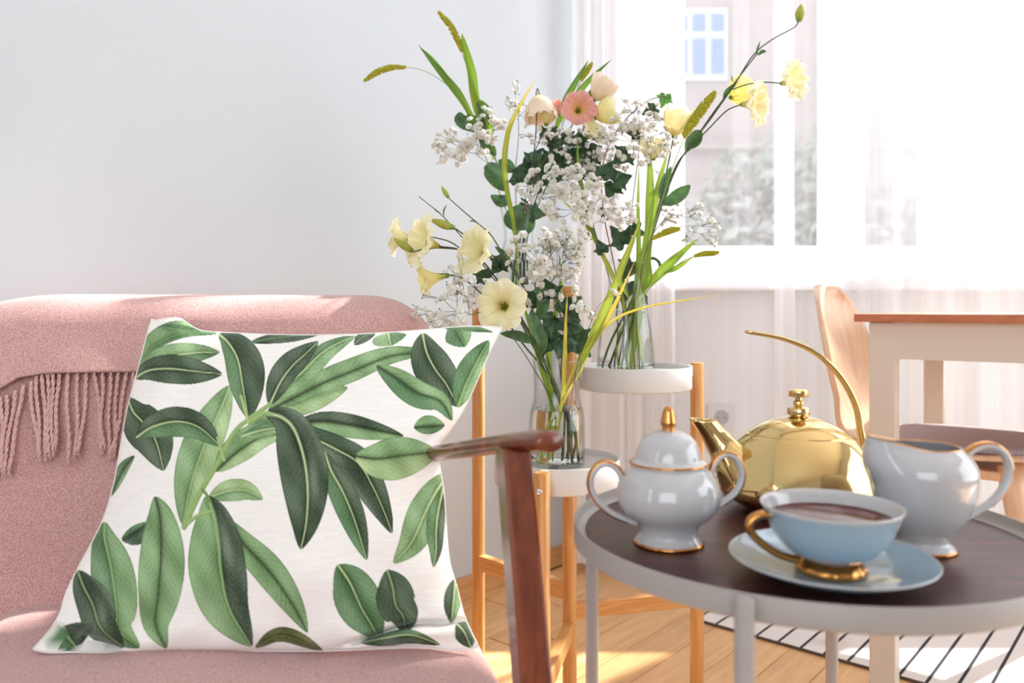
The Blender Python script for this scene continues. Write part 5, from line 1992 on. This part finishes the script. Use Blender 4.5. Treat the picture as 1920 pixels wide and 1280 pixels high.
t = stalk_thing('ivy_sprig', 'ivy sprig with green lobed leaves climbing out of the right hand vase', 'ivy', in_vase(VM, -0.008, 0.012))
stems(t, [([in_vase(VM, -0.008, 0.012), Q(1170, 600), Q(1150, 490), Q(1132, 400), Q(1130, 310), Q(1160, 240), Q(1210, 192), Q(1246, 180)], 0.0013, 0.0008)], 'stem_brown')
for (x, y, s, nx, nz, rl, dy, m_) in ((1246, 186, .030, .1, .2, 2.7, 0, 'ivy_light'), (1254, 180, .012, .2, .2, 1.0, 0, 'ivy_light'), (1222, 206, .032, -.2, .3, 2.0, 0, 'ivy'), (1190, 250, .034, .1, .5, 1.2, .01, 'ivy'),
                                      (1170, 292, .046, .2, .4, 2.2, -.01, 'ivy'), (1134, 322, .040, -.3, .2, -.6, -.01, 'ivy'), (1160, 336, .048, .2, .4, -1.2, -.01, 'ivy'), (1148, 354, .040, .1, .5, 2.6, -.01, 'ivy'),
                                      (1128, 466, .030, 0, .1, .4, -.01, 'ivy'), (1164, 448, .050, .2, .2, .6, .01, 'ivy'), (1180, 500, .046, .2, .1, 2.6, .01, 'ivy'), (1176, 540, .040, 0, .1, 3.0, .01, 'ivy'),
                                      (1150, 560, .030, -.2, .1, -2.7, 0, 'ivy'), (1192, 430, .040, .2, .3, 1.8, .02, 'ivy'), (1132, 396, .020, 0, .3, 2.8, -.02, 'ivy'), (1200, 560, .034, .3, .0, 2.6, .01, 'ivy')):
    ivy_leaf(t, Q(x, y, dy), s * 0.82, (nx, -0.9, nz), rl, m_)
q = MB()
q.tube(spline([Q(1196, 500, .01), Q(1222, 484, .01), Q(1236, 492, .01), Q(1238, 510, .01)], 6), 0.0028, 8, flat=1.8)
q.build('curled_leaf', M['leaf'], t)

gypsophila('baby\'s breath sprig with a dense white cloud left of the upright cream flower',
           [in_vase(VM, -0.004, 0.004), Q(1172, 600), Q(1180, 480), Q(1186, 380), Q(1196, 300), Q(1200, 250)],
           [(1196, 222, 1.47, 46, 34, 44), (1170, 262, 1.46, 40, 34, 26), (1232, 260, 1.48, 42, 34, 30), (1226, 310, 1.48, 36, 30, 14)], 31, 0.0056, 0.6, 1)
gypsophila('baby\'s breath sprig with a thin drooping spray before the window glass',
           [in_vase(VM, 0.010, 0.008), Q(1184, 600), Q(1204, 500), Q(1224, 440), Q(1246, 412)],
           [(1282, 404, 1.50, 46, 34, 24), (1314, 440, 1.50, 34, 40, 18), (1256, 396, 1.50, 26, 24, 10)], 32, 0.0044, 0.9, 1)
gypsophila('baby\'s breath sprig with white blossoms in the centre between the two front vases',
           [in_vase(VM, -0.016, 0.0), Q(1160, 600), Q(1136, 500), Q(1110, 420), Q(1096, 370)],
           [(1030, 345, 1.43, 54, 36, 50), (1080, 350, 1.42, 48, 36, 30), (1130, 386, 1.43, 46, 32, 34), (1170, 400, 1.43, 34, 26, 20), (1060, 400, 1.42, 46, 30, 22)], 33, 0.0062, 0.5, 1)

# ------------------------------------------------------------------ bouquet in the vase on the top tray
def U(px, py, dy=0.0):
    return P(px, py, 1.545 + dy)


t = stalk_thing('foxtail_grass', 'foxtail grass with a slim head standing highest at the upper left', 'grass', in_vase(VU, -0.008, 0.006), 'foxtail grass')
stems(t, [([in_vase(VU, -0.004, 0.006), U(968, 450), U(948, 360), U(920, 270), U(890, 170), U(866, 98)], 0.0014, 0.0007)], 'stem_pale')
seed_head(t, [U(866, 96), U(858, 74), U(844, 48), U(822, 22)], 0.0072, 5)
blade(t, [U(912, 260), U(892, 180), U(882, 130), U(870, 84), U(866, 62)], 0.0090, GR, GR, 0.5)
blade(t, [U(916, 270), U(890, 190), U(876, 120)], 0.0085, GR, YG, 0.5)
blade(t, [U(925, 300), U(918, 240), U(908, 200), U(898, 186)], 0.0080, GR2, GR, 0.5)
t = stalk_thing('foxtail_grass', 'foxtail grass with a curved yellow green head pointing far left', 'grass', in_vase(VU, 0.0, -0.006), 'foxtail grass')
stems(t, [([in_vase(VU, 0.0, -0.006), U(966, 450), U(940, 370), U(905, 280), U(868, 190), U(820, 146), U(786, 130), U(758, 126)], 0.0013, 0.0006)], 'stem_pale')
seed_head(t, [U(760, 126), U(732, 127), U(706, 136), U(683, 152)], 0.0066, 6)
blade(t, [U(905, 262), U(866, 188), U(824, 134), U(784, 84)], 0.0085, GR, DG, 0.5)
blade(t, [U(860, 176), U(838, 146), U(812, 112), U(790, 90)], 0.0040, GR2, DG, 0.5)
t = stalk_thing('foxtail_grass', 'foxtail grass with a short head behind the pink flower', 'grass', in_vase(VU, 0.008, 0.008), 'foxtail grass')
stems(t, [([in_vase(VU, 0.008, 0.008), U(982, 450, .02), U(1020, 330, .03), U(1060, 220, .03), U(1090, 150, .03)], 0.0013, 0.0008)], 'stem_pale')
seed_head(t, [U(1090, 150, .03), U(1100, 134, .03), U(1110, 118, .03)], 0.0060, 7)
blade(t, [U(1030, 280, .03), U(1056, 200, .03), U(1078, 156, .03), U(1104, 112, .03)], 0.0075, GR, DG, 0.5)
blade(t, [U(1050, 230, .03), U(1080, 180, .03), U(1110, 145, .03), U(1146, 112, .03)], 0.0060, GR2, DG, 0.5)
t = stalk_thing('grass_tuft', 'single grass blade with yellowed tip left of the peach flower', 'grass', in_vase(VU, -0.002, -0.012))
blade(t, [in_vase(VU, -0.002, -0.012), U(966, 440, -.02), U(946, 330, -.03), U(952, 250, -.03), U(976, 196, -.03), U(1006, 145, -.03)], 0.0056, GR, YE, 0.5)

t = stalk_thing('lisianthus_stem', 'lisianthus with a nodding peach bell flower, left of the pink flower', 'flower', in_vase(VU, 0.004, -0.004), 'lisianthus stems')
stems(t, [([in_vase(VU, 0.004, -0.004), U(976, 440), U(990, 350), U(1002, 280), U(1006, 220), U(1005, 180), U(1008, 166), U(1011, 176)], 0.0015, 0.0010),
          ([U(1000, 290), U(1012, 262), U(1018, 240)], 0.001, 0.001)], 'stem_dark')
flower(t, U(1011, 176), (0.05, -0.22, -0.92), 0.0265, 0.044, PEACH, 7, 0.45, 41, False)
flower(t, U(1024, 236), (0.1, -0.4, 0.8), 0.0130, 0.030, YELL, 5, 0.4, 42, False)
t = stalk_thing('lisianthus_stem', 'lisianthus with an open pink flower with yellow throat', 'flower', in_vase(VU, 0.008, 0.002), 'lisianthus stems')
stems(t, [([in_vase(VU, 0.008, 0.002), U(985, 440), U(1010, 360), U(1042, 290), U(1070, 240), U(1082, 214)], 0.0015, 0.0012)], 'stem_dark')
flower(t, U(1083, 210, .0), (0.06, -0.97, 0.06), 0.0300, 0.022, PINK, 7, 1.0, 43)
flower(t, U(1048, 218, .02), (-0.3, -0.4, 0.6), 0.0120, 0.024, PINK, 5, 0.4, 44, False)
t = stalk_thing('lisianthus_stem', 'lisianthus with a cream cup flower above the pink flower and two yellow ones below', 'flower', in_vase(VU, 0.012, 0.008), 'lisianthus stems')
stems(t, [([in_vase(VU, 0.012, 0.008), U(990, 440), U(1030, 340), U(1080, 270), U(1102, 220), U(1114, 188)], 0.0015, 0.0012),
          ([U(1096, 240), U(1106, 226), U(1116, 222)], 0.0011, 0.0011), ([U(1076, 280), U(1092, 268), U(1098, 262)], 0.0011, 0.0011)])
flower(t, U(1113, 190), (0.52, -0.25, 0.78), 0.0235, 0.040, PEACH, 7, 0.5, 45, False)
flower(t, U(1114, 222), (0.82, -0.20, 0.32), 0.0235, 0.036, YELL, 6, 0.55, 46, False)
flower(t, U(1096, 262), (0.45, -0.5, 0.45), 0.0260, 0.026, PALE, 6, 0.7, 47)
bud(t, U(1104, 182), U(1114, 164), 0.0060, 'calyx')

t = stalk_thing('leafy_branch', 'branch with broad dull green leaves in the vase on the top tray', 'branch', in_vase(VU, -0.012, 0.0))
stems(t, [([in_vase(VU, -0.010, 0.0), U(968, 440), U(952, 360), U(930, 300), U(905, 230)], 0.0015, 0.0010)])
for pts, w in (([U(948, 358, -.02), U(936, 340, -.02), U(918, 318, -.02), U(908, 312, -.02)], .019), ([U(950, 366, -.02), U(940, 378, -.02), U(920, 366, -.02)], .013), ([U(935, 300), U(950, 312), U(968, 322)], .014),
               ([U(916, 250), U(892, 236), U(866, 226), U(862, 210)], .018), ([U(912, 240), U(908, 210), U(896, 186)], .013), ([U(930, 292), U(912, 270), U(900, 252)], .012),
               ([U(966, 440, -.01), U(984, 420, -.01), U(998, 396, -.01)], .020), ([U(964, 432, -.01), U(962, 410, -.01), U(976, 384, -.01)], .018), ([U(980, 440, -.01), U(972, 425, -.01), U(956, 412, -.01)], .015)):
    leaf(t, pts, w, 'leaf', 0.25)
t = stalk_thing('ivy_sprig', 'dark ivy sprig in the thick of the bouquet below the pink flower', 'ivy', in_vase(VU, 0.006, 0.010))
stems(t, [([in_vase(VU, 0.006, 0.010), U(982, 430), U(1000, 340), U(1030, 290), U(1070, 262), U(1104, 250)], 0.0013, 0.0008)], 'stem_brown')
rr = random.Random(17)
for (x, y) in ((985, 322), (1000, 300), (1012, 326), (1024, 300), (1040, 276), (1050, 300), (1062, 262), (1030, 256), (1078, 288), (1096, 300), (1052, 330), (1008, 344), (970, 336), (1086, 262), (1110, 286), (1074, 318), (1100, 330), (1002, 400), (988, 388)):
    ivy_leaf(t, U(x, y, rr.uniform(-.02, .02)), rr.uniform(.028, .042), (rr.uniform(-.5, .5), -0.8, rr.uniform(0, .7)), rr.uniform(-3, 3))

gypsophila('baby\'s breath sprig with a white cloud at far left above the yellow lisianthus',
           [in_vase(VU, -0.008, -0.004), U(968, 440), U(952, 370), U(928, 320), U(896, 292)],
           [(850, 278, 1.52, 40, 30, 44), (888, 282, 1.52, 28, 26, 14), (910, 236, 1.51, 36, 32, 30), (900, 258, 1.51, 30, 22, 10)], 51, 0.0066, 0.5, 1)
gypsophila('baby\'s breath sprig with small far blossoms left of the peach flower',
           [in_vase(VU, 0.002, 0.004), U(972, 440), U(966, 340), U(972, 260), U(972, 220)],
           [(966, 180, 1.56, 26, 28, 14), (980, 210, 1.56, 22, 26, 10), (1006, 258, 1.55, 30, 26, 8)], 52, 0.0050, 1.0, 1)
gypsophila('baby\'s breath sprig tangled with ivy below the pink flower',
           [in_vase(VU, 0.010, 0.004), U(982, 440), U(1010, 350), U(1050, 300), U(1080, 280)],
           [(1050, 262, 1.53, 56, 26, 26), (1110, 270, 1.53, 50, 36, 40), (1128, 310, 1.53, 44, 30, 28), (1070, 310, 1.53, 48, 26, 20)], 53, 0.0056, 1.0, 1)
